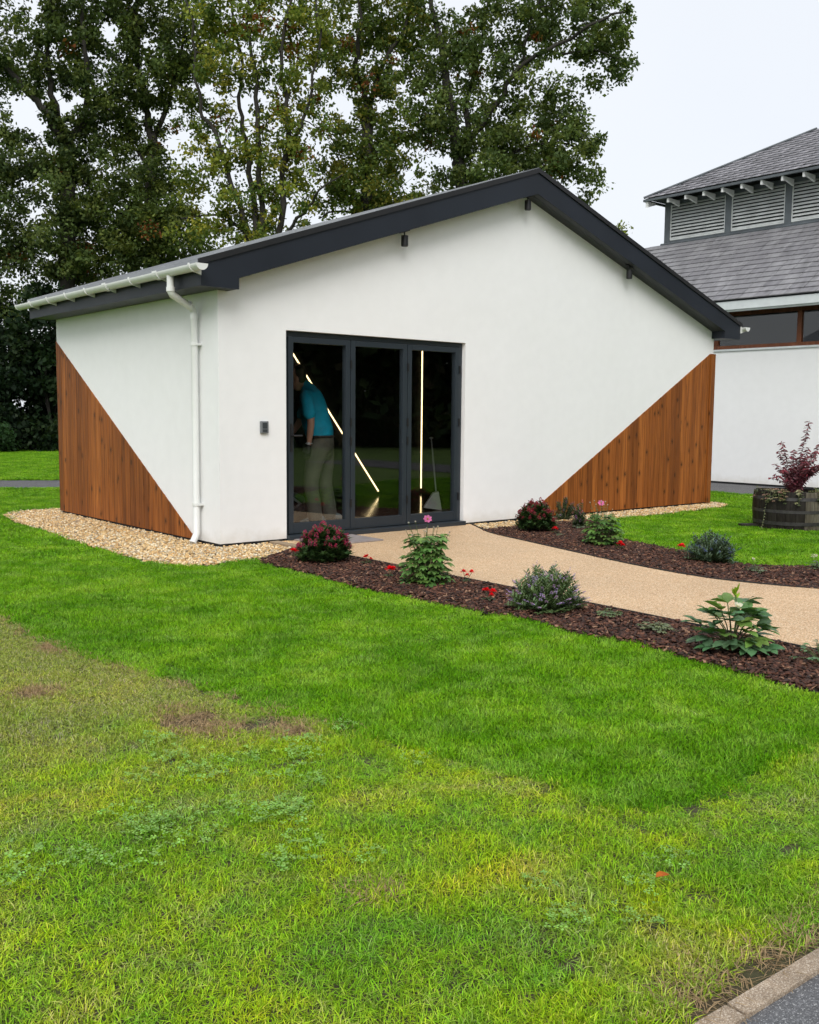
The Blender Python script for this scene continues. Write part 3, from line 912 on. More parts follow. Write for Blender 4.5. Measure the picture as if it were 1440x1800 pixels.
mb = MB(); mb.prism([(0, .03), (DX0, .03), (DX0, DZ), (DX1, DZ), (DX1, .03), (W, .03), (W, ztop(W)), (HX, ztop(HX)), (0, ztop(0))], 1, 0, .2)
fw_ = mb.build('wall', M['render'], bld)
bm = bmesh.new(); bm.from_mesh(fw_.data); bmesh.ops.recalc_face_normals(bm, faces=bm.faces); bm.to_mesh(fw_.data); bm.free()
fw_['label'] = 'white rendered gable wall with the glass door'
mb = MB(); mb.box(0, .2, .2, L - .2, .03, 2.44); mb.build('wall', M['render'], bld)['label'] = 'white rendered left side wall'
mb = MB(); mb.box(W - .2, W, .2, L - .2, .03, 2.44); mb.build('wall', M['render'], bld)
mb = MB(); mb.prism([(0, .03), (W, .03), (W, ztop(W)), (HX, ztop(HX)), (0, ztop(0))], 1, L - .2, L); mb.build('wall', M['render'], bld)
mb = MB(); mb.box(.015, W - .015, .015, .18, -.1, .029); mb.box(.015, .18, .181, L - .015, -.1, .029); mb.box(W - .18, W - .015, .181, L - .015, -.1, .029); mb.build('plinth', M['plinth'], bld)

# roof planes and trim
th = .045
mb = MB()
for sx in (1, -1):
    q = [(-OE - .02, ZE - .006), (HX, ZT), (HX, ZT + th), (-OE - .02, ZE - .006 + th)]
    if sx < 0: q = [(2 * HX - a, b) for a, b in q]
    mb2 = MB(); mb2.prism(q, 1, -OG - .002, YB + .02)
    o = mb2.build('roof_slope', M['roofing'], bld)
    bm = bmesh.new(); bm.from_mesh(o.data); bmesh.ops.recalc_face_normals(bm, faces=bm.faces); bm.to_mesh(o.data); bm.free()
def outline(dz=0):
    return [(-OE, ZF), (XS, ZF), (XS, ZS), (HX, ZB), (2 * HX - XS, ZS), (2 * HX - XS, ZF), (2 * HX + OE, ZF), (2 * HX + OE, ZE - .008), (HX, ZT - .004), (-OE, ZE - .008)]
for y0, y1 in ((-OG, -OG + .022), (YB - .022, YB)):
    mb = MB(); mb.prism(outline(), 1, y0, y1); o = mb.build('barge_board', M['fascia'], bld)
    bm = bmesh.new(); bm.from_mesh(o.data); bmesh.ops.recalc_face_normals(bm, faces=bm.faces); bm.to_mesh(o.data); bm.free()
for sx in (1, -1):     # thin drip trim over the barge boards
    q = [(-OE - .03, ZE + th - .012), (HX, ZT + th - .008), (HX, ZT + th + .010), (-OE - .03, ZE + th + .006)]
    q2 = [(-OE - .03, ZE - .02), (HX, ZT - .016), (HX, ZT + th - .006), (-OE - .03, ZE + th - .012)]
    if sx < 0: q2 = [(2 * HX - a, b) for a, b in q2]
    mb = MB(); mb.prism(q2, 1, -OG - .016, -OG - .003); o = mb.build('drip_trim', M['black'], bld)
    bm = bmesh.new(); bm.from_mesh(o.data); bmesh.ops.recalc_face_normals(bm, faces=bm.faces); bm.to_mesh(o.data); bm.free()
    # sloping soffit between barge board and wall
    p = [(XS + .002, ZS + .006), (HX, ZB + .006), (HX, ZB + .03), (XS + .002, ZS + .03)]
    if sx < 0: p = [(2 * HX - a, b) for a, b in p]
    for a, b in ((-OG + .023, -OG + .105), (-OG + .109, -.001)):
        mb = MB(); mb.prism(p, 1, a, b); o = mb.build('soffit_board', M['soffit'], bld)
        bm = bmesh.new(); bm.from_mesh(o.data); bmesh.ops.recalc_face_normals(bm, faces=bm.faces); bm.to_mesh(o.data); bm.free()
    X = lambda v: v if sx > 0 else 2 * HX - v
    def bx(nm, x0, x1, y0, y1, z0, z1, m):
        a, b = sorted((X(x0), X(x1)))
        k = MB(); k.box(a, b, y0, y1, z0, z1); return k.build(nm, M[m], bld, bevel=.0015)
    bx('fascia_board', -OE, -OE + .02, -OG + .023, YB - .023, ZF + .002, ZE - .014, 'fascia')
    bx('soffit_board', -OE + .021, -.001, -OG + .023, YB - .023, ZF + .006, ZF + .02, 'soffit')
    bx('box_end', XS - .02, XS - .001, -OG + .023, -.001, ZF + .002, ZS + .02, 'fascia')
    bx('box_end', .0, XS - .021, -OG + .023, -.001, ZF + .004, ZF + .018, 'soffit')
    # half-round gutter with brackets
    gx, gz, gr = X(-OE - .062), 2.592, .056
    y0, y1 = (-.36, 4.38) if sx > 0 else (-.30, 4.38)
    k = MB()
    arc = [math.pi + math.pi * i / 12 for i in range(13)]
    prof = [(gx + gr * math.cos(a), gz + gr * math.sin(a)) for a in arc] + [(gx + (gr - .004) * math.cos(a), gz + (gr - .004) * math.sin(a)) for a in arc[::-1]]
    k.prism(prof, 1, y0, y1)
    capm = [(gx + (gr + .003) * math.cos(a), gz + (gr + .003) * math.sin(a)) for a in arc]
    k.prism(capm, 1, y0 - .006, y0); k.prism(capm, 1, y1, y1 + .006)
    gut = k.build('gutter', M['upvc'], bld)
    bm = bmesh.new(); bm.from_mesh(gut.data); bmesh.ops.recalc_face_normals(bm, faces=bm.faces); bm.to_mesh(gut.data); bm.free()
    k = MB(); ys = (-.24, .42, 1.02, 1.60, 2.15, 2.72, 3.28, 3.85)
    for i, y in enumerate(ys):
        k = MB(); ar2 = [math.pi * .95 + math.pi * 1.1 * j / 12 for j in range(13)]
        pr = [(gx + (gr + .010) * math.cos(a), gz + (gr + .010) * math.sin(a)) for a in ar2] + [(gx + (gr + .001) * math.cos(a), gz + (gr + .001) * math.sin(a)) for a in ar2[::-1]]
        wdt = .022 if i not in (1, 3) else .085
        k.prism(pr, 1, y, y + wdt)
        sg = 1 if sx > 0 else -1
        k.prism([(gx + sg * .005, gz - gr - .0105), (gx + sg * .061, gz - gr - .028), (gx + sg * .061, gz - .005), (gx + sg * .052, gz - .01)], 1, y + .003, y + .019)
        o = k.build('bracket', M['upvc'], gut)
        bm = bmesh.new(); bm.from_mesh(o.data); bmesh.ops.recalc_face_normals(bm, faces=bm.faces); bm.to_mesh(o.data); bm.free()

# downpipe at the left front corner
dp_ = MB()
py = .25; gxl = -OE - .062
dp_.tube([(gxl, py, 2.545), (gxl, py, 2.43), (gxl, py, 2.405), (gxl + .02, py + .01, 2.375), (-.10, .345, 2.285), (-.068, .36, 2.262), (-.055, .365, 2.225), (-.055, .365, 1.2), (-.055, .365, .11), (-.075, .355, .07), (-.115, .335, .015)], .034, 14)
dpo = dp_.build('downpipe', M['upvc'], bld, smooth=True)
for p, q, r in (((gxl, py, 2.44), (gxl, py, 2.40), .040), ((-.13, .330, 2.308), (-.102, .344, 2.286), .041), ((-.056, .365, 2.225), (-.055, .365, 2.17), .038)):
    k = MB(); k.tube([p, q], r, 14); k.build('pipe_socket', M['upvc'], dpo)
for z in (1.935, .39):
    k = MB(); k.tube([(-.055, .365, z - .014), (-.055, .365, z + .014)], .041, 14); k.box(-.06, -.001, .31, .42, z - .010, z + .010)
    k.build('pipe_clip', M['upvc'], dpo)

# vertical boards with a sloping top edge: each its own piece
def boards(axis, a0, a1, za, zb, flip=False):
    """boards from a0 to a1 along the wall; the top edge runs from za at a0 to zb at a1"""
    t = a0
    while t < a1 - .012:
        w = min(random.uniform(.108, .128), a1 - t)
        z0 = za + (zb - za) * (t - a0) / (a1 - a0); z1 = za + (zb - za) * (t + w - a0) / (a1 - a0)
        e = random.uniform(0, .003)
        pts = [(.0025, .028), (w - .0025, .028), (w - .0025, max(z1, .03)), (.0025, max(z0, .03))]
        k = MB()
        if axis == 0: k.prism(pts, 0, -.010 - e, -.0006)
        else: k.prism(pts, 1, -.010 - e, -.0006)
        o = k.build('plank', M['plank'], bld, bevel=.003)
        o.location = (0, t, 0) if axis == 0 else (t, 0, 0)
        t += w
boards(0, .445, L, .012, 2.155)
boards(1, 4.17, W - .09, .012, 2.20)
k = MB(); k.box(W - .088, W + .018, -.032, -.001, .02, 2.20); o = k.build('corner_board', M['plank'], bld, bevel=.004)
# glazed folding door: frame, three leaves
dr = empty('folding_door'); dr.parent = bld; dr['label'] = 'anthracite three leaf folding glass door'
FY0, FY1 = .055, .125
k = MB()
k.box(DX0 + .002, DX0 + .05, FY0, FY1, .06, DZ - .002); k.box(DX1 - .05, DX1 - .002, FY0, FY1, .06, DZ - .002)
k.box(DX0 + .051, DX1 - .051, FY0, FY1, DZ - .05, DZ - .002); k.box(DX0 + .002, DX1 - .002, -.05, FY1 + .02, .012, .059)
k.build('frame', M['anthracite'], dr, bevel=.003)
lw = (DX1 - DX0 - .104) / 3
for i in range(3):
    x0 = DX0 + .052 + i * lw + .004; x1 = x0 + lw - .008
    y0, y1 = FY0 - .012, FY1 - .02
    st = .058; zb, zt = .066, DZ - .054; br = .105
    k = MB(); k.box(x0, x0 + st, y0, y1, zb, zt); k.box(x1 - st, x1, y0, y1, zb, zt); k.box(x0 + st + .0005, x1 - st - .0005, y0, y1, zt - st, zt); k.box(x0 + st + .0005, x1 - st - .0005, y0, y1, zb, zb + br)
    lf = k.build('door_leaf', M['anthracite'], dr, bevel=.003)
    k = MB(); k.box(x0 + st - .004, x1 - st + .004, y0 + .03, y0 + .036, zb + br - .004, zt - st + .004); k.build('pane', M['glass'], lf)
    if i == 0:
        k = MB(); k.box(x0 + .016, x0 + .042, y0 - .010, y0 - .0005, .90, 1.18); k.tube([(x0 + .029, y0 - .008, 1.06), (x0 + .029, y0 - .05, 1.06), (x0 + .13, y0 - .05, 1.06)], .009, 8)
        k.tube([(x0 + .029, y0 - .012, .95), (x0 + .029, y0 - .0005, .95)], .011, 10)
        k.build('handle', M['black'], lf)
    for z in (.3, .95, 1.15, 1.75):
        if i > 0:
            k = MB(); k.box(x0 - .012, x0 + .010, y0 - .010, y0 - .0006, z, z + .09); k.build('hinge', M['black'], lf)
for z in (.3, 1.15, 1.75):
    k = MB(); k.box(DX1 - .062, DX1 - .042, FY0 - .022, FY0 - .0006, z, z + .09); k.build('hinge', M['black'], dr)

# the room behind the glass
rm = empty('room_lining'); rm.parent = bld
def face(pts, mat, nm):
    k = MB(); k.poly(pts); return k.build(nm, M[mat], rm)
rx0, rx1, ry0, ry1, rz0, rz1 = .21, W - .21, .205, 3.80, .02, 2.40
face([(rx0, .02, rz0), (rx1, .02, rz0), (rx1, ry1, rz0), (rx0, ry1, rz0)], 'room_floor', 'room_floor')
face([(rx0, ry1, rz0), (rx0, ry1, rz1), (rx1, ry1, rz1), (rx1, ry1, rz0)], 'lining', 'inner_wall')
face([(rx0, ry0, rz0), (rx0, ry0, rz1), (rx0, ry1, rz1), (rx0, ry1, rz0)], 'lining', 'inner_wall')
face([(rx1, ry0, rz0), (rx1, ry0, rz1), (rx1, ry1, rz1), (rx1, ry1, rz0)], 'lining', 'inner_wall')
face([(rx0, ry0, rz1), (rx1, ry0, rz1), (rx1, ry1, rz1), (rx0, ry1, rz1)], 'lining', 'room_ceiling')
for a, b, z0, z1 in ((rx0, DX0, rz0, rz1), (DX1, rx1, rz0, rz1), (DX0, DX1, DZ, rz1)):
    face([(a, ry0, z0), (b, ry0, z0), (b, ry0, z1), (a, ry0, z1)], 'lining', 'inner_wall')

# lit strips on the back wall of the room
def led(pa, pb, label):
    d = Vector((pb[0] - pa[0], pb[1] - pa[1])).normalized(); nrm = Vector((-d.y, d.x)) * .010
    q = [(pa[0] - nrm.x, pa[1] - nrm.y), (pb[0] - nrm.x, pb[1] - nrm.y), (pb[0] + nrm.x, pb[1] + nrm.y), (pa[0] + nrm.x, pa[1] + nrm.y)]
    t = empty('light_strip', (pb[0], 3.79, pb[1])); tag(t, label, 'light strip', 'light strips in the room')
    k = MB(); k.prism([(a - pb[0], b - pb[1]) for a, b in q], 1, -.012, -.004); k.build('diffuser', M['led'], t)
    q2 = [(a - pb[0], b - pb[1]) for a, b in q]
    k = MB(); k.prism([(a * 1.004, b * 1.004) for a, b in q2], 1, -.0035, .008); k.build('channel', M['black'], t)
led((3.30, 2.15), (4.89, .08), 'glowing diagonal light strip on the back wall behind the stooping man')
led((5.77, 2.30), (5.77, .09), 'glowing upright light strip seen through the right door leaf')

# entrance mat and board
k = MB(); k.box(.80, 1.52, -.60, -.06, .013, .027); o = k.build('door_mat', M['mat'], None, bevel=.004); tag(o, 'grey mauve mat lying on the path at the glass door', 'mat')
k = MB(); k.box(.50, .60, -.54, -.08, .002, .030); o = k.build('timber_board', M['board'], None, bevel=.003); tag(o, 'short tan board lying at the left foot of the door', 'board')

# spot lights under the verge
def spotlight():
    t = empty('spotlight')
    k = MB(); k.box(-.055, .055, -.03, .03, -.014, 0); k.build('mount_plate', M['black'], t, bevel=.003)
    k = MB(); k.tube([(0, 0, -.014), (.004, 0, -.05)], .008, 8); k.build('arm', M['black'], t)
    k = MB(); k.tube([(.004, 0, -.05), (.004, 0, -.155)], .038, 16); k.tube([(.004, 0, -.155), (.004, 0, -.162)], .034, 16); k.build('lamp_body', M['black'], t)
    return t
sp0 = spotlight()
for i, (x, lb) in enumerate(((2.16, 'black cylinder spotlight under the left roof slope'), (4.03, 'black cylinder spotlight just below the roof ridge'), (5.97, 'black cylinder spotlight under the right roof slope'))):
    o = sp0 if i == 0 else copy_tree(sp0)
    zz = ZS + slope * ((x if x < HX else 2 * HX - x) - XS)
    o.location = (x, -.115, zz + .004); o.rotation_euler = (0, -math.atan(slope) * (1 if x < HX else -1) if abs(x - HX) > .2 else -.3, 0)
    for ch in o.children:
        if ch.name.startswith('mount'): continue
        ch.rotation_euler = (0, -o.rotation_euler.y, 0)
    tag(o, lb, 'spotlight', 'spotlights under the roof verge')

kp = empty('keypad', (.488, 0, 1.145)); tag(kp, 'grey access keypad on the white wall left of the door', 'keypad')
k = MB(); k.box(-.043, .043, -.028, -.0005, -.06, .06); k.build('housing', M['keypad'], kp, bevel=.006)
k = MB(); k.box(-.026, .026, -.031, -.0285, -.012, .045); k.build('screen', M['keyglass'], kp)
k = MB(); k.box(-.026, .026, -.031, -.0285, -.046, -.020); k.build('button', M['keyglass'], kp)

# ================================================================== THE LONG BUILDING BEHIND
CX = 12.57
club = empty('long_building', (CX, 0, 0)); club.location = (0, 0, 0)
tag(club, 'long white building with slate roof and louvred roof lantern', 'building')
k = MB(); k.box(CX, CX + .3, -9, 6.9, .02, 2.56); k.build('wall', M['render'], club)
k = MB(); k.box(CX + .31, 19, 6.6, 6.9, .02, 3.4); k.build('wall', M['render'], club)
k = MB(); k.box(CX + .02, CX + .3, -9, 6.88, -.2, .019); k.build('plinth', M['plinth'], club)
# window band
k = MB(); k.box(CX - .03, CX + .3, -9, 6.9, 2.561, 2.60); k.build('sill', M['palefascia'], club, bevel=.004)
ys = [6.85, 4.55, 2.85, 1.12, -.60, -2.3, -4.0, -5.7, -7.4, -8.95]
win = empty('window_band'); win.parent = club
k = MB(); k.box(CX + .03, CX + .10, -8.99, 6.88, 2.602, 2.67); k.build('frame_rail', M['frame_wood'], win)
k = MB(); k.box(CX + .03, CX + .10, -8.99, 6.88, 3.24, 3.32); k.build('frame_rail', M['frame_wood'], win)
for i, y in enumerate(ys):
    k = MB(); k.box(CX + .028, CX + .102, y - .045, y + .045, 2.671, 3.239); k.build('mullion', M['frame_wood'], win)
    if i:
        k = MB(); k.box(CX + .06, CX + .066, y + .046, ys[i - 1] - .046, 2.671, 3.239); k.build('pane', M['window_glass'], win)
k = MB(); k.box(CX + .31, 19, -9, 6.59, .1, .12); k.box(14.4, 14.5, -9, 6.5, .13, 4.6); k.build('inner_wall', M['lining'], club)
# eaves
EX, EZ = 12.1, 3.47
k = MB(); k.box(EX + .02, CX + .3, -9, 7.4, 3.325, 3.345); k.build('soffit_board', M['brownsoffit'], club)
k = MB(); k.box(EX - .02, EX + .018, -9, 7.42, 3.30, 3.455); k.build('fascia_board', M['palefascia'], club, bevel=.004)
k = MB(); k.tube([(EX + .03, -9, 3.285), (EX + .03, 7.4, 3.285)], .022, 8); k.build('eaves_rail', M['palefascia'], club)
# lower roof: slates from the eaves to the lantern
TX, TZ = 14.5, 5.15
sl_n = 15
deck = MB(); deck.poly([(EX, -9, EZ - .02), (EX, 8.3, EZ - .02), (TX + .1, 5.95, TZ + .05), (TX + .1, -9, TZ + .05)])
deck.poly([(EX, 8.3, EZ - .02), (19, 8.3, EZ - .02), (17, 5.95, TZ + .05), (TX + .1, 5.95, TZ + .05)])
lroof = deck.build('lower_roof', M['lead'], club)
sd = Vector((TX - EX, 0, TZ - EZ)); sl_len = sd.length; sd.normalize(); sn = Vector((-sd.z, 0, sd.x))
gauge = sl_len / sl_n
def slate_shape(w, ln, t=.018):
    k = MB(); c = .004
    k.box(-c, ln, -w / 2, w / 2, 0, t)
    return k
def slate_frame(i, y):
    p = Vector((EX - .03, y, EZ - .01)) + sd * (gauge * i) + sn * .010
    tilt = math.atan(.020 / gauge)
    ang = math.atan2(sd.z, sd.x) - tilt
    return p + sn * .020, ang
SW = .30
smesh = [slate_shape(w, gauge * 1.12).mesh('slate', M['slate']) for w in (SW - .006, SW - .010, SW - .014)]
cnt = 0
far = []
for i in range(sl_n):
    y = 8.2 - i * (2.3 / sl_n) - (SW / 2 if i % 2 else 0)
    while y > -9:
        p, ang = slate_frame(i, y)
        if 0.1 < y < 6.0 and cnt < 300:      # the pieces the photo shows are objects of their own
            o = link('slate', random.choice(smesh), lroof, p); o.rotation_euler = (random.uniform(-.006, .006), -ang, random.uniform(-.008, .008)); cnt += 1
        else:
            far.append((p, ang))
        y -= SW
def slate_mass(name, items, w, ln, parent):
    bv = np.array([(0, -w / 2, 0), (ln, -w / 2, 0), (ln, w / 2, 0), (0, w / 2, 0), (0, -w / 2, .012), (ln, -w / 2, .012), (ln, w / 2, .012), (0, w / 2, .012)])
    n = len(items); pos = np.array([tuple(a) for a, _ in items])
    R_ = np.zeros((n, 3, 3))
    for j, (_, m3) in enumerate(items): R_[j] = np.array(m3) if not isinstance(m3, float) else np.array(Matrix.Rotation(-m3, 3, 'Y'))
    g_ = RNG.uniform(.16, .25, (n, 1)); col = np.concatenate([g_, g_ * .97, g_ * 1.05], 1)
    V, F, c = stamp(bv, BOXF, pos, R_, np.ones((n, 3)), col)
    o = link(name, np_mesh(name, V, F, M['slate_far'], c), parent); o['kind'] = 'stuff'
    return o
slate_mass('slate_courses', far, SW - .008, gauge * 1.12, lroof)
k = MB(); k.tube([(TX - .02, -9, TZ + .03), (TX - .02, 5.6, TZ + .03)], .03, 8); k.build('flashing', M['lead'], club)

# louvred lantern
LZ0, LZ1 = 5.12, 6.14
lan = empty('roof_lantern'); lan.parent = club
LY = 5.52
k = MB(); k.box(TX + .06, 18.5, -9, LY - .02, LZ0, LZ1 + .30); k.build('lantern_core', M['plinth'], lan)
posts = [LY - .07, 3.90, 2.52, 1.15, -.22, -1.6]
k = MB(); k.box(TX, TX + .05, -9, LY, LZ0, LZ0 + .13); k.build('sill_rail', M['lead'], lan)
k = MB(); k.box(TX + .001, TX + .05, -9, LY, LZ1 - .10, LZ1); k.build('head_rail', M['lead'], lan)
k = MB(); k.box(TX + .02, 18.5, LY - .019, LY + .03, LZ0 - .02, LZ1 - .01); k.build('end_panel', M['lead'], lan)
for y in posts:
    k = MB(); k.box(TX - .012, TX + .055, y - .075, y + .075, LZ0 + .01, LZ1 - .01); k.build('lantern_post', M['lead'], lan)
for a, b in zip(posts[:-1], posts[1:]):
    y1, y0 = a - .077, b + .077
    k = MB(); k.box(TX - .006, TX + .02, y0, y0 + .018, LZ0 + .135, LZ1 - .105); k.box(TX - .006, TX + .02, y1 - .018, y1, LZ0 + .135, LZ1 - .105); k.box(TX - .006, TX + .02, y0 + .019, y1 - .019, LZ0 + .135, LZ0 + .165); k.build('louvre_frame', M['louvre'], lan)
    nsl = 11
    for j in range(nsl):
        z = LZ0 + .19 + j * (LZ1 - LZ0 - .31) / (nsl - 1)
        k = MB(); k.prism([(TX - .012, z - .022), (TX - .004, z - .026), (TX + .05, z + .026), (TX + .042, z + .030)], 1, y0 + .02, y1 - .02)
        o = k.build('louvre_slat', M['louvre'], lan)
        bm = bmesh.new(); bm.from_mesh(o.data); bmesh.ops.recalc_face_normals(bm, faces=bm.faces); bm.to_mesh(o.data); bm.free()
# upper roof, hipped
UX, UY, UZ, UK = 14.0, 5.72, 6.15, .56
RXc = 16.6
deck = MB(); rise = UK * (RXc - UX)
deck.poly([(UX, -9, UZ), (UX, UY, UZ), (RXc, UY - (RXc - UX), UZ + rise), (RXc, -9, UZ + rise)])
deck.poly([(UX, UY, UZ), (2 * RXc - UX, UY, UZ), (RXc, UY - (RXc - UX), UZ + rise)])
uroof = deck.build('upper_roof', M['lead'], club)
ud = Vector((1, 0, UK)).normalized(); un = Vector((-ud.z, 0, ud.x)); ulen = math.hypot(RXc - UX, rise)
items = []
ng_ = 16; ug = ulen / ng_; m3 = Matrix.Rotation(-(math.atan2(ud.z, ud.x) - math.atan(.014 / ug)), 3, 'Y')
for i in range(ng_):
    y = UY - ug * i * ud.x - .13 - (.13 if i % 2 else 0)
    while y > -5:
        p = Vector((UX - .03, y, UZ + .0)) + ud * (ug * i) + un * .010
        items.append((p + Vector((0, random.uniform(-.004, .004), 0)), m3)); y -= .26
slate_mass('slate_courses', items, .252, ug * 1.1, uroof)
k = MB(); k.box(UX - .03, UX + .02, -9, UY + .03, UZ - .06, UZ - .012); k.build('fascia_board', M['lead'], club)
k = MB(); k.box(UX + .021, 18.5, UY - .02, UY + .03, UZ - .06, UZ - .012); k.build('fascia_board', M['lead'], club)
k = MB(); k.tube([(UX - .02, UY + .02, UZ + .03), (RXc, UY - (RXc - UX), UZ + rise + .03)], .03, 6); k.build('hip_cap', M['lead'], uroof)
y = 5.12
while y > -3:
    k = MB(); k.prism([(UX + .01, UZ - .062), (UX + .44, UZ - .062 + .0), (UX + .44, UZ - .19), (UX + .16, UZ - .13), (UX + .05, UZ - .155), (UX + .01, UZ - .155)], 1, y - .022, y + .022)
    o = k.build('rafter_tail', M['whitewood'], club)
    bm = bmesh.new(); bm.from_mesh(o.data); bmesh.ops.recalc_face_normals(bm, faces=bm.faces); bm.to_mesh(o.data); bm.free()
    y -= .452
k = MB(); k.prism([(UX + .0, UZ - .062), (UX + .3, UZ - .062), (UX + .3, UZ - .10), (UX + .0, UZ - .19)], 1, UY - .08, UY - .02); k.build('rafter_tail', M['whitewood'], club)
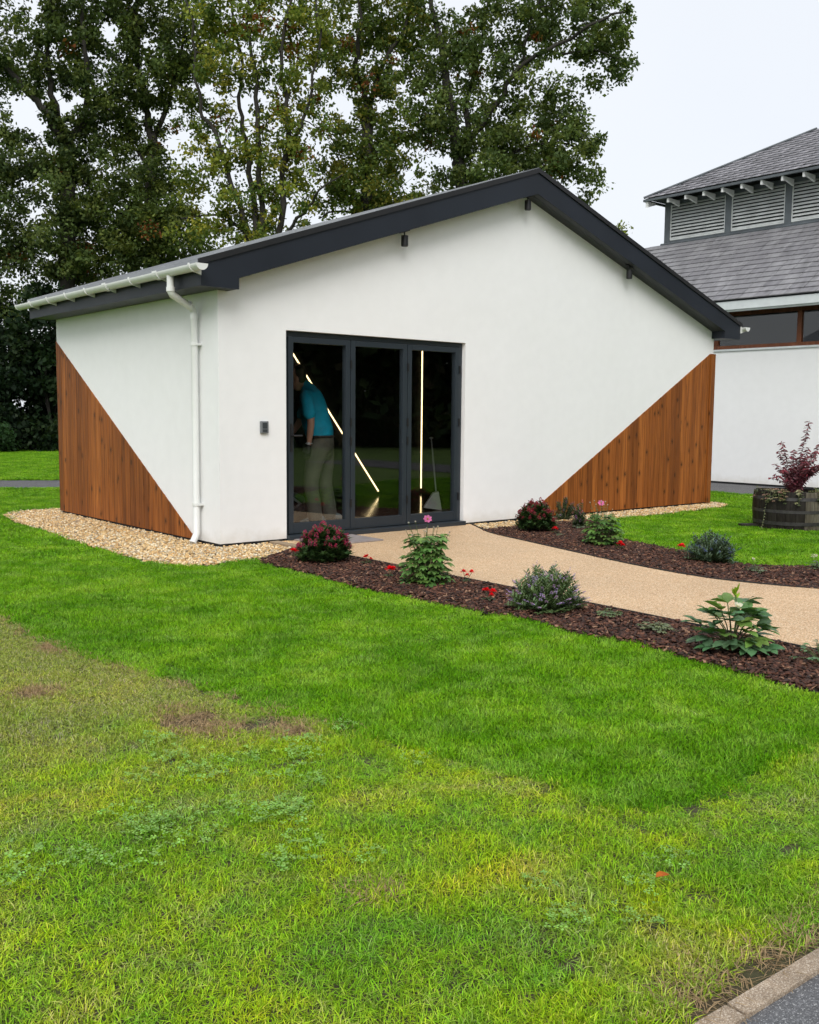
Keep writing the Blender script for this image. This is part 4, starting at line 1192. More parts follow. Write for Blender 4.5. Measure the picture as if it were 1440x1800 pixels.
TREES = {
 'A': dict(base=(8.71,26.88), limbs=[([(0.0, -0.3), (0.12, 3.38), (0.18, 6.57), (0.26, 10.49)], 0.42, 0.3), ([(0.26, 10.49), (-0.25, 11.45), (-0.83, 12.21), (-1.59, 13.16), (-2.74, 14.48)], 0.22, 0.05), ([(0.26, 10.49), (-0.04, 11.83), (-0.11, 13.17), (0.23, 14.69), (0.19, 16.94)], 0.2, 0.05), ([(0.26, 10.49), (0.95, 11.65), (1.28, 13.18), (1.22, 14.89), (1.56, 16.95)], 0.2, 0.05), ([(0.2, 9.13), (-0.9, 9.89), (-2.1, 9.69), (-3.09, 10.07)], 0.13, 0.04), ([(0.19, 6.97), (-0.98, 7.16), (-2.0, 6.75)], 0.1, 0.03)],
   blobs=[(-1.9, 9.69, 1.28, 1.44, 1), (-2.07, 7.74, 1.24, 1.24, 1), (-1.57, 10.86, 0.82, 0.62, 0.8), (-1.17, 14.11, 2.26, 1.34, 1), (1.0, 14.13, 1.44, 1.54, 1), (-1.61, 12.78, 1.03, 0.72, 0.8), (-0.21, 12.98, 0.82, 0.82, 0.6), (1.56, 12.61, 1.03, 1.03, 0.9), (0.93, 11.17, 0.82, 0.82, 0.9), (0.24, 9.13, 0.86, 1.44, 1.6), (0.23, 7.17, 1.03, 1.44, 1.5), (-1.67, 7.44, 1.03, 0.93, 1), (-2.02, 6.16, 0.82, 1.03, 0.9), (-0.71, 5.77, 0.58, 0.82, 0.8), (-1.24, 4.97, 1.24, 0.62, 0.9), (-0.69, 16.93, 2.68, 1.65, 0.7), (1.65, 16.58, 1.65, 1.44, 0.7), (-3.63, 11.61, 1.24, 2.68, 0.6), (-3.79, 7.33, 1.03, 2.47, 0.6)]),
 'B': dict(base=(11.42,25.91), limbs=[([(0.0, -0.3), (0.16, 6.34), (0.32, 10.97)], 0.36, 0.24), ([(0.32, 10.97), (0.08, 12.35), (-0.1, 13.92), (-0.16, 15.86), (-0.03, 17.6)], 0.2, 0.05), ([(0.32, 10.97), (1.0, 12.56), (1.43, 14.13), (1.76, 15.88)], 0.15, 0.04), ([(0.26, 9.97), (-0.56, 11.16), (-1.25, 12.14)], 0.1, 0.03), ([(0.21, 7.96), (-1.12, 8.56), (-1.95, 8.35)], 0.1, 0.03)],
   blobs=[(-1.27, 11.15, 1.06, 0.95, 1), (-0.74, 12.15, 1.06, 0.85, 0.9), (0.5, 13.14, 1.59, 1.06, 1.1), (1.14, 14.71, 1.59, 1.38, 1.1), (-0.18, 14.7, 1.06, 1.27, 0.8), (-0.58, 9.77, 1.8, 1.06, 1.3), (-0.92, 8.36, 2.01, 1.06, 1.5), (0.3, 7.56, 2.01, 1.16, 1.5), (-1.16, 6.74, 2.12, 1.06, 1.6), (0.94, 8.78, 1.06, 1.06, 1.2), (1.71, 12.17, 0.85, 1.06, 0.8), (1.63, 13.35, 1.06, 0.85, 0.9), (1.54, 7.17, 1.27, 0.74, 1.3), (0.06, 17.02, 2.12, 1.48, 0.7), (1.68, 17.04, 1.27, 1.27, 0.6)]),
 'C': dict(base=(13.20,20.51), limbs=[([(0.0, -0.3), (-0.01, 4.45), (-0.06, 6.14)], 0.4, 0.34), ([(-0.06, 6.14), (-0.53, 7.07), (-0.99, 8.55), (-1.73, 10.55), (-2.18, 11.46), (-2.35, 13.08), (-2.52, 14.68)], 0.16, 0.04), ([(-0.06, 6.14), (-0.34, 7.07), (-0.61, 9.29), (-0.69, 10.38), (-0.97, 11.47), (-0.86, 12.91), (-1.31, 14.69), (-1.39, 16.1)], 0.17, 0.04), ([(-0.06, 6.14), (-0.11, 7.45), (-0.22, 10.57), (-0.27, 12.38), (-0.48, 13.81), (-0.37, 16.11)], 0.17, 0.04), ([(-0.06, 6.14), (0.42, 7.08), (0.62, 9.3), (0.72, 11.12), (0.63, 12.92), (1.01, 14.71), (1.11, 16.12)], 0.18, 0.04), ([(0.62, 9.3), (1.09, 10.4), (1.47, 11.31), (1.85, 13.11), (1.75, 14.54)], 0.12, 0.03), ([(-0.53, 7.07), (-1.28, 7.81), (-1.85, 7.99), (-2.99, 7.88)], 0.09, 0.03), ([(0.42, 6.89), (1.18, 7.64), (1.75, 8.2), (2.6, 8.76)], 0.1, 0.03)],
   blobs=[(-1.24, 12.55, 1.07, 0.87, 0.75), (-1.97, 13.62, 0.78, 0.97, 0.6), (-0.48, 13.72, 1.36, 0.97, 0.75), (1.01, 13.46, 1.17, 1.17, 0.75), (0.16, 12.02, 0.87, 0.78, 0.8), (-1.44, 10.83, 0.58, 0.49, 0.7), (-1.93, 9.27, 0.97, 0.78, 1), (-2.6, 8.81, 0.68, 0.58, 0.7), (-0.13, 9.84, 1.36, 0.68, 0.9), (0.25, 11.03, 0.78, 0.58, 0.7), (1.28, 10.58, 0.78, 0.78, 0.8), (0.81, 9.11, 0.97, 0.68, 0.9), (-2.33, 7.43, 0.87, 0.49, 0.7), (-0.9, 7.81, 1.17, 0.68, 0.9), (0.24, 8.37, 0.97, 0.58, 0.9), (-1.31, 14.25, 0.97, 0.68, 0.6), (1.66, 13.82, 0.87, 0.87, 0.8), (-0.34, 7.07, 1.17, 0.49, 1), (1.18, 7.46, 0.58, 0.39, 0.6), (1.47, 12.03, 0.49, 0.68, 0.5), (-0.65, 15.93, 2.14, 1.17, 0.5), (1.2, 15.77, 1.17, 1.17, 0.5)]),
 'D': dict(base=(17.32,20.31), limbs=[([(0.0, -0.3), (-0.01, 6.34), (-0.05, 10.12), (0.01, 12.13)], 0.36, 0.22), ([(0.01, 12.13), (-0.46, 13.43), (-0.27, 14.77), (-0.37, 16.87)], 0.16, 0.04), ([(0.01, 12.13), (0.64, 13.63), (1.43, 14.98), (1.91, 16.89)], 0.15, 0.04), ([(-0.03, 10.31), (1.06, 11.11), (1.97, 11.27)], 0.09, 0.03), ([(-0.02, 9.33), (-0.86, 10.11), (-1.36, 10.89)], 0.09, 0.03), ([(-0.02, 8.34), (-1.16, 8.53), (-1.77, 8.32)], 0.07, 0.03), ([(-0.04, 7.94), (1.08, 8.94), (1.89, 8.95)], 0.08, 0.03)],
   blobs=[(-0.87, 14.67, 1.04, 1.15, 0.9), (0.63, 14.88, 1.36, 1.04, 1), (1.73, 14.89, 1.04, 0.94, 0.9), (1.55, 13.35, 0.94, 0.84, 0.9), (-0.16, 13.33, 0.94, 0.94, 0.9), (0.75, 12.66, 0.84, 0.63, 0.7), (1.06, 11.5, 1.67, 0.58, 1.2), (-0.55, 11.09, 1.04, 0.84, 1.1), (-1.16, 10.01, 0.84, 0.84, 1), (0.77, 10.22, 1.15, 0.73, 1), (-0.14, 9.33, 1.25, 0.73, 1.2), (0.67, 8.84, 1.77, 0.52, 1.4), (1.49, 8.65, 0.84, 0.46, 1.2), (-1.46, 8.92, 0.73, 0.73, 0.8), (-1.77, 12.16, 0.46, 0.84, 0.5), (-0.96, 12.65, 0.63, 0.63, 0.6), (0.02, 16.87, 2.51, 1.25, 0.6)]),
 'E': dict(base=(19.37,17.29), limbs=[([(0.0, -0.3), (-0.11, 6.23), (-0.3, 9.9), (-0.68, 11.99), (-0.96, 13.81), (-1.3, 15.16), (-1.42, 16.64)], 0.4, 0.05), ([(-0.3, 9.9), (0.09, 12.56), (0.46, 14.25), (1.0, 16.48)], 0.18, 0.04), ([(-0.07, 10.66), (0.93, 11.87), (1.65, 12.95), (2.94, 13.6), (4.15, 14.28), (4.93, 14.47)], 0.16, 0.04), ([(1.84, 13.04), (1.92, 14.07), (2.29, 15.19), (2.36, 16.3)], 0.09, 0.03), ([(-0.16, 9.52), (1.51, 10.29), (3.07, 10.69), (4.26, 10.22)], 0.12, 0.03), ([(-0.14, 8.55), (1.53, 9.15), (3.3, 9.35)], 0.1, 0.03), ([(2.94, 13.6), (4.17, 13.53), (4.96, 13.16)], 0.06, 0.02)],
   blobs=[(-0.61, 14.24, 0.91, 1.22, 0.9), (0.47, 13.59, 1.32, 1.12, 1), (1.42, 14.72, 1.52, 0.85, 1), (3.08, 14.55, 1.42, 0.91, 1), (4.44, 14.37, 1.01, 1.01, 1), (5.05, 13.63, 0.57, 0.91, 0.9), (4.3, 12.59, 0.32, 0.61, 0.7), (5.01, 14.84, 0.51, 0.61, 0.8), (2.05, 12.29, 1.01, 0.61, 0.9), (2.94, 11.92, 0.91, 0.81, 1), (0.31, 11.14, 1.52, 1.01, 1.3), (1.99, 10.78, 1.52, 0.81, 1.2), (3.47, 10.5, 0.91, 1.01, 1.1), (4.17, 9.94, 0.51, 0.81, 0.9), (2.7, 9.64, 1.42, 0.71, 1.3), (0.83, 9.62, 1.62, 0.81, 1.4), (-0.96, 10.66, 0.65, 1.01, 0.8), (3.55, 11.36, 0.61, 0.51, 0.8), (-1.56, 11.79, 0.71, 0.91, 0.8), (4.1, 8.98, 0.28, 0.57, 0.8), (-0.45, 9.13, 1.01, 0.71, 1.3), (-1.08, 12.55, 0.81, 0.81, 0.8), (1.0, 16.48, 2.23, 1.22, 0.6), (3.33, 16.31, 1.83, 1.01, 0.6)]),
 'F': dict(base=(19.58,10.59), limbs=[([(0.02, 1.14), (-0.07, 4.21), (-0.13, 6.89)], 0.06, 0.02)],
   blobs=[(-0.1, 6.93, 0.23, 0.21, 0.9), (-0.17, 6.23, 0.43, 0.52, 1), (-0.16, 4.89, 0.7, 0.87, 1)]),
}

# ================================================================== TREES
RX, RY = 0.76685, -0.64177          # the row of trees runs along this direction
_l = math.hypot(RX, RY); RX /= _l; RY /= _l
PALS = {'A': [(0.067, 0.103, 0.032), (0.093, 0.136, 0.041), (0.050, 0.079, 0.029), (0.122, 0.156, 0.045)],
        'B': [(0.077, 0.115, 0.032), (0.106, 0.154, 0.041), (0.057, 0.089, 0.029), (0.146, 0.181, 0.045)],
        'C': [(0.167, 0.216, 0.041), (0.233, 0.269, 0.045), (0.122, 0.175, 0.036), (0.300, 0.289, 0.045), (0.090, 0.145, 0.036)],
        'D': [(0.106, 0.156, 0.036), (0.138, 0.191, 0.041), (0.080, 0.124, 0.035), (0.217, 0.216, 0.041)],
        'E': [(0.084, 0.128, 0.039), (0.111, 0.161, 0.045), (0.067, 0.103, 0.035), (0.143, 0.181, 0.051)],
        'F': [(0.222, 0.269, 0.061), (0.289, 0.310, 0.070), (0.178, 0.227, 0.061)]}
AUT = np.array([(0.22, 0.075, 0.022), (0.26, 0.12, 0.025), (0.16, 0.06, 0.025)])

def leaf_cloud(centers, radii, per, size, pal, rng, autumn=0.0, flat=.75):
    """leaves spread through each clump; one folded quad pair per leaf"""
    n = len(centers) * per
    c = np.repeat(centers, per, 0); r = np.repeat(radii, per)[:, None]
    d = rng.normal(0, 1, (n, 3)); d /= np.linalg.norm(d, axis=1, keepdims=True)
    rad = rng.random((n, 1)) ** .5
    pos = c + d * rad * r * np.array([1, 1, flat])
    ax = rng.normal(0, 1, (n, 3)); ax[:, 2] -= .5; ax /= np.linalg.norm(ax, axis=1, keepdims=True)
    nr = rng.normal(0, .7, (n, 3)); nr[:, 2] += 1.0
    sd = np.cross(ax, nr); sd /= np.linalg.norm(sd, axis=1, keepdims=True)
    nr = np.cross(sd, ax)
    L_ = size * rng.uniform(.65, 1.3, (n, 1)); Wd = L_ * rng.uniform(.5, .75, (n, 1))
    a = pos; m = pos + ax * L_ * .55 - nr * L_ * .06; t = pos + ax * L_
    l = m - sd * Wd * .5 + nr * Wd * .16; q = m + sd * Wd * .5 + nr * Wd * .16
    V = np.stack([a, l, t, q], 1).reshape(-1, 3)
    F = (np.arange(n) * 4)[:, None] + np.array([(0, 1, 2, 3)])
    cl_tone = np.repeat(rng.uniform(.75, 1.3, (len(centers), 1)), per, 0)
    pal = np.array(pal)
    ci = np.repeat(rng.integers(0, len(pal), len(centers)), per)
    mixed = rng.random(n) < .35
    ci[mixed] = rng.integers(0, len(pal), mixed.sum())
    col = pal[ci] * cl_tone * rng.uniform(.8, 1.2, (n, 1))
    if autumn > 0:
        ac = np.repeat(rng.random(len(centers)) < autumn, per) & (rng.random(n) < .6)
        col[ac] = AUT[rng.integers(0, 3, ac.sum())] * rng.uniform(.7, 1.1, (ac.sum(), 1))
    return V, F, col

def tree(key, name, label, group, per=84, leaf=.145, autumn=.03, dens=4.6, along=.5, cat='tree', clump=.44):
    T = TREES[key]
    rng = np.random.default_rng(sum(map(ord, key)) * 7 + 5)
    root = empty(name, (T['base'][0], T['base'][1], 0)); tag(root, label, cat, group)
    P3 = lambda u, z, v: np.array([u * RX - v * RY, u * RY + v * RX, z])     # v: away from the photographer
    wood = MB(); nodes = []
    for li, (pl, r0, r1) in enumerate(T['limbs']):
        # the limb leaves the row's plane as it climbs, so the crown has depth
        drift = 0.0 if li == 0 else rng.uniform(-1, 1)
        pts = []
        base_v = 0.0
        for i, (u, z) in enumerate(pl):
            base_v += 0 if i == 0 else drift * rng.uniform(.2, .75)
            pts.append((u, z, base_v))
        sm = smooth_line(pts, 4)
        k = len(sm)
        path = [P3(u + rng.normal(0, .05 if li else .02), z, v + rng.normal(0, .05)) for u, z, v in sm]
        rad = [(r0 + (r1 - r0) * (i / (k - 1)) ** .7) * (.8 if li else .85) for i in range(k)]
        if li == 0 and r0 > .2: rad[0] *= 1.5
        wood.tube(path, rad, 9 if r0 > .2 else 7)
        for p, r in zip(path, rad):
            if p[2] > 3: nodes.append((p, r))
    C_, Rr = [], []
    for (u, z, ru, rz, dn) in T['blobs']:
        n = max(3, int(dn * dens * ru * rz * 5.2))
        rv = max(ru, rz) * 1.05
        for i in range(n):
            while True:
                d = rng.uniform(-1, 1, 3)
                if (d * d).sum() < 1: break
            C_.append(P3(u + d[0] * ru * 1.08, z + d[1] * rz * 1.08, d[2] * rv + rng.normal(0, .3))); Rr.append(clump * rng.uniform(.65, 1.25))
    # short shoots and ivy that hug trunk and limbs
    for p, r in nodes:
        for q in range(rng.poisson(1.3 * along)):
            C_.append(p + rng.normal(0, .22, 3) * np.array([1, 1, 1.2]) + np.array([0, 0, rng.uniform(-.4, .4)])); Rr.append(clump * rng.uniform(.35, .8))
    C_ = np.array(C_); Rr = np.array(Rr)
    # twigs: each clump is reached from the nearest wood below it
    NP = np.array([p for p, r in nodes]); NR = np.array([r for p, r in nodes])
    order = np.argsort([np.min(np.linalg.norm(NP - c, axis=1)) for c in C_])
    NP = list(NP); NR = list(NR)
    for i in order:
        c = C_[i]
        A = np.array(NP); d = np.linalg.norm(A - c, axis=1) + np.where(A[:, 2] > c[2] + .2, 1.2, 0)
        j = int(np.argmin(d)); p = A[j]; dist = np.linalg.norm(c - p)
        if dist < .25: continue
        mid = (p + c) / 2 + np.array([0, 0, -.08 * dist]) + rng.normal(0, .09 * dist, 3)
        r = min(NR[j] * .6, .012 + .016 * dist)
        wood.tube([p, (p + mid) / 2 + rng.normal(0, .03, 3), mid, c], [r, r * .85, r * .65, r * .3], 5, caps=False)
        NP += [mid, c]; NR += [r * .65, r * .3]
    wood.build('trunk', M['trunk'], root, smooth=True)
    V, F, col = leaf_cloud(C_, Rr, per, leaf, PALS[key], rng, autumn)
    link('crown', np_mesh('crown', V, F, M['treeleaf'], col), root)
    return root

G_ = 'tall trees behind the building'
tree('A', 'oak_tree', 'dark ivy clad tree standing at the left edge', G_, autumn=.015, along=1.1)
tree('B', 'oak_tree', 'dense dark green tree second from the left', G_, autumn=.015)
tree('C', 'oak_tree', 'open yellow green tree with many upright stems', G_, autumn=.06, per=72, leaf=.145, along=.4)
tree('D', 'oak_tree', 'slim green tree with forked trunk left of the roof ridge', G_, autumn=.04)
tree('E', 'oak_tree', 'broad dark tree with long right hand limb behind the roof ridge', G_, autumn=.02)
tree('F', 'young_tree', 'tip of a small pale tree peeping over the right roof slope', None, autumn=.0, leaf=.13, clump=.3, per=26, along=0)

def bush(name, x, y, rx, h, label, group, pal, n, per=60, leaf=.16, stems=7):
    rng = np.random.default_rng(int(abs(x * 91 + y * 37)) + 3)
    root = empty(name, (x, y, 0)); tag(root, label, 'shrub', group)
    c = []
    while len(c) < n:
        d = rng.uniform(-1, 1, 3); d[2] = abs(d[2])
        q = (d * d).sum()
        if q < 1 and q > .12: c.append((d[0] * rx, d[1] * rx * .8, d[2] * h * .92 + .15))
    c = np.array(c)
    V, F, col = leaf_cloud(c, rng.uniform(.3, .6, n) * min(1.0, rx / 1.6), per, leaf, pal, rng, 0, .8)
    V[:, 2] = np.maximum(V[:, 2], 0.01)
    link('crown', np_mesh('crown', V, F, M['treeleaf'], col), root)
    k = MB()
    for i in range(stems):
        a = rng.uniform(0, 6.28); t = c[rng.integers(0, n)]
        k.tube([(.25 * math.cos(a), .25 * math.sin(a), -.1), (t[0] * .5, t[1] * .5, t[2] * .5), tuple(t)], [.06, .04, .015], 6)
    k.build('trunk', M['trunk'], root, smooth=True)
DK = [(0.014, 0.030, 0.012), (0.020, 0.042, 0.015), (0.011, 0.024, 0.011), (0.026, 0.045, 0.017)]
for x, y, rx, h, lb in ((4.6, 26.4, 2.3, 5.4, 'dark evergreen shrub mass at the left edge beyond the lawn'), (7.6, 25.0, 2.2, 5.8, 'dark evergreen shrub just left of the timber clad corner'),
                        (1.2, 28.6, 2.4, 5.2, 'dark evergreen shrub farthest out to the left'), (6.4, 29.2, 2.6, 6.2, 'dark evergreen shrub standing behind the front shrubs at the left'), (3.0, 31.0, 2.6, 6.0, 'dark evergreen shrub behind the leftmost front shrubs'), (9.6, 27.0, 2.4, 6.0, 'dark evergreen shrub behind the timber clad corner')):
    bush('evergreen_shrub', x, y, rx, h, lb, 'dark shrubs beyond the far lawn', DK, 190, 95, .19)
bush('low_shrub', 4.9, 23.6, .95, 1.15, 'low mid green shrub at the foot of the dark shrubs', None, [(0.03, 0.07, 0.025), (0.04, 0.085, 0.03)], 40, 60, .13, 4)

# the wood across the grounds, which the glass door mirrors
rng = np.random.default_rng(5)
n = 1700
t = rng.uniform(-1, 1, n); c = np.stack([19 + t * 17 * .8, -25 + t * 15 * .62, rng.uniform(.2, 9.5, n)], 1) + rng.normal(0, 1.0, (n, 3)) * np.array([1, 1, .2])
c[:, 2] = np.maximum(c[:, 2], .5)
V, F, col = leaf_cloud(c, np.full(n, 1.5), 44, .55, [(0.05, 0.085, 0.03), (0.07, 0.10, 0.035), (0.035, 0.06, 0.025), (0.09, 0.08, 0.04)], rng, 0, .9)
V[:, 2] = np.maximum(V[:, 2], .02)
o = link('woodland', np_mesh('woodland', V, F, M['treeleaf'], col)); tag(o, 'dark belt of trees across the grounds mirrored in the door glass', 'woodland', kind='stuff')

# ================================================================== PLANTS IN THE BEDS
def rvec(k=1.0): return Vector((random.gauss(0, k), random.gauss(0, k), random.gauss(0, k)))
def dome_dir():
    while True:
        v = Vector((random.uniform(-1, 1), random.uniform(-1, 1), random.uniform(.0, 1)))
        if .05 < v.length < 1: return v.normalized()

def skimmia(name, x, y, w, h, label, flower=(0.30, 0.018, 0.035), n=120):
    t = empty(name, (x, y, .005)); tag(t, label, 'shrub', 'burgundy flowered shrubs')
    lf, fl, st = MB(), MB(), MB()
    for i in range(n):
        d = dome_dir(); r = random.uniform(.78, 1.0)
        p = Vector((d.x * w / 2 * r, d.y * w / 2 * r, .10 * h + d.z * h * .78 * r))
        st.tube([(d.x * .02, d.y * .02, -.01), (p.x * .5, p.y * .5, p.z * .55), p], [.004, .003, .002], 5, caps=False)
        ax = (d + Vector((0, 0, .5))).normalized()
        for k in range(14):
            a = k * 2.4 + random.random(); sdv = Vector((math.cos(a), math.sin(a), random.uniform(.1, .7)))
            q = p - ax * random.uniform(0, .07)
            lf.leaf(q, (sdv + ax * .5), Vector((0, 0, 1)), random.uniform(.055, .085), random.uniform(.022, .032), jit((0.050, 0.100, 0.030), .35), .15)
        if d.z > .25 and random.random() < .8:
            for k in range(34):
                o = dome_dir()
                q = p + ax * .022 + Vector((o.x * .016, o.y * .016, o.z * .040 - .006))
                fl.ball(q, random.uniform(.0026, .0044), jit(random.choice((flower, flower, (flower[0] * .45, flower[1] * 1.2, flower[2]))), .45), 5, 3)
    st.build('stems', M['redstem'], t); lf.build('foliage', M['leaf'], t); fl.build('flowers', M['petal'], t)

def hebe(name, x, y, w, h, label, n=110, flower=(0.20, 0.13, 0.36), ff=.5, leafc=(0.085, 0.15, 0.06)):
    t = empty(name, (x, y, .005)); tag(t, label, 'shrub', 'purple flowered shrubs')
    lf, fl, st = MB(), MB(), MB()
    for i in range(n):
        d = dome_dir(); r = random.uniform(.65, 1.0)
        p = Vector((d.x * w / 2 * r, d.y * w / 2 * r, .06 * h + d.z * h * .84 * r))
        b = Vector((p.x * .25, p.y * .25, 0))
        st.tube([b, (b + p) / 2 + Vector((0, 0, .01)), p], [.003, .0025, .0015], 4, caps=False)
        ax = (p - b).normalized()
        for k in range(8):
            q = p - ax * (k * .013); a = k * 1.57 + random.random() * .4
            for s_ in (0, math.pi):
                sdv = Vector((math.cos(a + s_), math.sin(a + s_), .2)) + ax * .7
                lf.leaf(q, sdv, Vector((0, 0, 1)), random.uniform(.032, .05), random.uniform(.010, .015), jit(leafc, .35), .1)
        if d.z > .15 and random.random() < ff:
            hgt = random.uniform(.03, .055); c0 = jit(flower, .3)
            for k in range(34):
                u = random.random(); a = random.uniform(0, 6.28); rr = .008 * (1 - u * .75)
                q = p + ax * (u * hgt) + Vector((math.cos(a) * rr, math.sin(a) * rr, 0))
                fl.leaf(q, Vector((math.cos(a), math.sin(a), .5)), ax, .007, .004, jit(c0, .35), .1)
    st.build('stems', M['stem'], t); lf.build('foliage', M['leaf'], t); fl.build('flowers', M['petal'], t)

def lobed(mb, p, d, size, col):
    """a leaf of three toothed lobes"""
    d = Vector(d).normalized(); up = Vector((0, 0, 1)); sdv = d.cross(up)
    if sdv.length < .01: sdv = Vector((1, 0, 0))
    sdv.normalize()
    for a, s_ in ((0, 1.0), (.75, .85), (-.75, .85)):
        dd = d * math.cos(a) + sdv * math.sin(a)
        mb.leaf(p, dd, up + rvec(.15), size * s_, size * .55 * s_, col, .35, .1)

def anemone(name, x, y, w, h, label, flowers, n=75, buds=8, fh=.5):
    t = empty(name, (x, y, .005)); tag(t, label, 'plant', 'pink anemones')
    lf, fl, st = MB(), MB(), MB()
    for i in range(n):
        a = random.uniform(0, 6.28); z = random.uniform(.02, h); r = w / 2 * random.uniform(.35, 1.0) * (1 - .35 * (z / h) ** 2)
        p = Vector((math.cos(a) * r, math.sin(a) * r, z)); b = Vector((math.cos(a) * .03, math.sin(a) * .03, 0))
        st.tube([b, (b + p) * .5 + Vector((0, 0, .03)), p], [.002, .0016, .0012], 4, caps=False)
        lobed(lf, p, (math.cos(a), math.sin(a), random.uniform(-.2, .35)), random.uniform(.045, .08), jit((0.115, 0.225, 0.05), .4))
    def stalk(px, py, z):
        st.tube([(px * .2, py * .2, h * .4), (px * .7, py * .7, z * .75), (px, py, z)], [.0028, .002, .0016], 5, caps=False)
    for px, py, z in flowers:
        stalk(px, py, z); f = Vector((-.45, -.65, .55)).normalized()
        u = f.cross(Vector((0, 0, 1))).normalized(); v = u.cross(f)
        for k in range(7):
            a = k * .898; dd = u * math.cos(a) + v * math.sin(a) + f * .25
            fl.leaf(Vector((px, py, z)), dd, f, .036, .027, jit((0.62, 0.16, 0.36), .12), .02, .1)
        fl.ball((px + f.x * .006, py + f.y * .006, z + f.z * .006), .007, (0.45, 0.35, 0.03), 8, 5)
    for i in range(buds):
        a = random.uniform(0, 6.28); r = w * random.uniform(.1, .5); z = random.uniform(h * .98, fh)
        stalk(math.cos(a) * r, math.sin(a) * r, z); fl.ball((math.cos(a) * r, math.sin(a) * r, z), random.uniform(.005, .008), jit((0.45, 0.42, 0.36), .2), 7, 5)
        lobed(lf, (math.cos(a) * r * .8, math.sin(a) * r * .8, z * .86), (math.cos(a), math.sin(a), .4), .03, jit((0.09, 0.16, 0.05), .2))
    st.build('stems', M['stem'], t); lf.build('foliage', M['leaf'], t); fl.build('flowers', M['petal'], t)

def hellebore(name, x, y, label):
    t = empty(name, (x, y, .005)); tag(t, label, 'plant')
    st, fl = MB(), MB()
    rr, ru = Vector((RX, RY, 0)), Vector((-RY, RX, 0))
    spots = [(-.17, .08, -.02), (-.20, .15, .05), (-.12, .21, .02), (-.04, .22, -.05), (.06, .23, -.02), (.14, .19, .06), (.18, .13, -.04), (.17, .045, -.12), (-.09, .12, -.1), (.03, .14, -.12), (-.02, .27, .06), (.10, .27, .08), (.09, .10, -.13), (-.14, .05, -.10), (-.05, .17, .13), (.08, .16, .15), (-.06, .20, -.12), (.11, .22, -.05), (-.1, .10, .05), (.03, .25, .0), (-.08, .24, .0), (.15, .08, .06), (-.17, .12, -.08), (.06, .06, -.16), (.02, .18, -.08), (.12, .16, -.1), (-.13, .16, -.05), (.0, .09, -.14), (.05, .2, .04), (-.07, .08, -.13)]
    for u, z, v in spots:
        u, v, z = u * .86, v * .86, z * .95
        p = rr * u + ru * v + Vector((0, 0, z))
        st.tube([(0, 0, 0), p * .5 + Vector((0, 0, .03)), p], [.004, .0035, .003], 5, caps=False)
        o = (Vector((p.x, p.y, 0)).normalized() if abs(u) + abs(v) > .01 else Vector((1, 0, 0)))
        sdv = Vector((-o.y, o.x, 0)); lf = MB(); c = random.choice([(0.11, 0.24, 0.07), (0.09, 0.21, 0.085), (0.16, 0.28, 0.06), (0.10, 0.19, 0.09)])
        for k in range(5):
            a = (k - 2) * .62 + random.uniform(-.1, .1)
            d = o * math.cos(a) + sdv * math.sin(a) + Vector((0, 0, random.uniform(.1, .8) if z > .1 else random.uniform(-.2, .3)))
            lf.leaf(p, d, Vector((0, 0, 1)) + rvec(.25), random.uniform(.09, .125), random.uniform(.05, .068), jit(c, .2), .22, .1)
        lf.build('leaf', M['leaf'], t)
    top = rr * .01 + Vector((0, 0, .31))
    st.tube([(0, 0, 0), (rr * .02 + Vector((0, 0, .18))), top], [.005, .004, .003], 6)
    for k in range(9):
        a = k * .7; fl.leaf(top + Vector((0, 0, -.02 + .006 * k)), Vector((math.cos(a), math.sin(a), 1.0 + .2 * k)), Vector((math.cos(a), math.sin(a), 0)), .05, .018, jit((0.26, 0.40, 0.03), .15), .1)
    fp_ = top + Vector((-.02, -.025, -.055))
    for k in range(5):
        a = k * 1.256; fl.leaf(fp_, Vector((math.cos(a) * .6 - .4, math.sin(a) * .6 - .5, .3)), Vector((-.5, -.6, .4)), .032, .026, jit((0.78, 0.76, 0.66), .05), .05)
    st.build('stems', M['stem'], t); fl.build('flower', M['petal'], t)

def rosette(name, x, y, w, h, label, col=(0.14, 0.20, 0.08), n=26, white=0, group='low rosette plants'):
    t = empty(name, (x, y, .012)); tag(t, label, 'plant', group)
    lf, st, fl = MB(), MB(), MB()
    for i in range(n):
        a = random.uniform(0, 6.28); r = w / 2 * random.random() ** .6; z = h * random.uniform(.3, 1.0) * (1 - .4 * r / (w / 2))
        p = Vector((math.cos(a) * r, math.sin(a) * r, z)); st.tube([(0, 0, 0), p * .6 + Vector((0, 0, .008)), p], [.0018, .0016, .0014], 4, caps=False)
        lobed(lf, p, (math.cos(a), math.sin(a), .25), random.uniform(.026, .042), jit(col, .35))
    for i in range(white):
        a = random.uniform(0, 6.28); p = Vector((math.cos(a) * w * .25, math.sin(a) * w * .25, h + random.uniform(.02, .05)))
        st.tube([(0, 0, 0), p], [.0018, .0014], 4, caps=False)
        for k in range(14): fl.leaf(p + rvec(.007), rvec(1), Vector((0, 0, 1)), .014, .010, jit((0.72, 0.66, 0.58), .1), .05)
    lf.build('foliage', M['leaf'], t); st.build('stems', M['stem'], t)
    if white: fl.build('flowers', M['petal'], t)

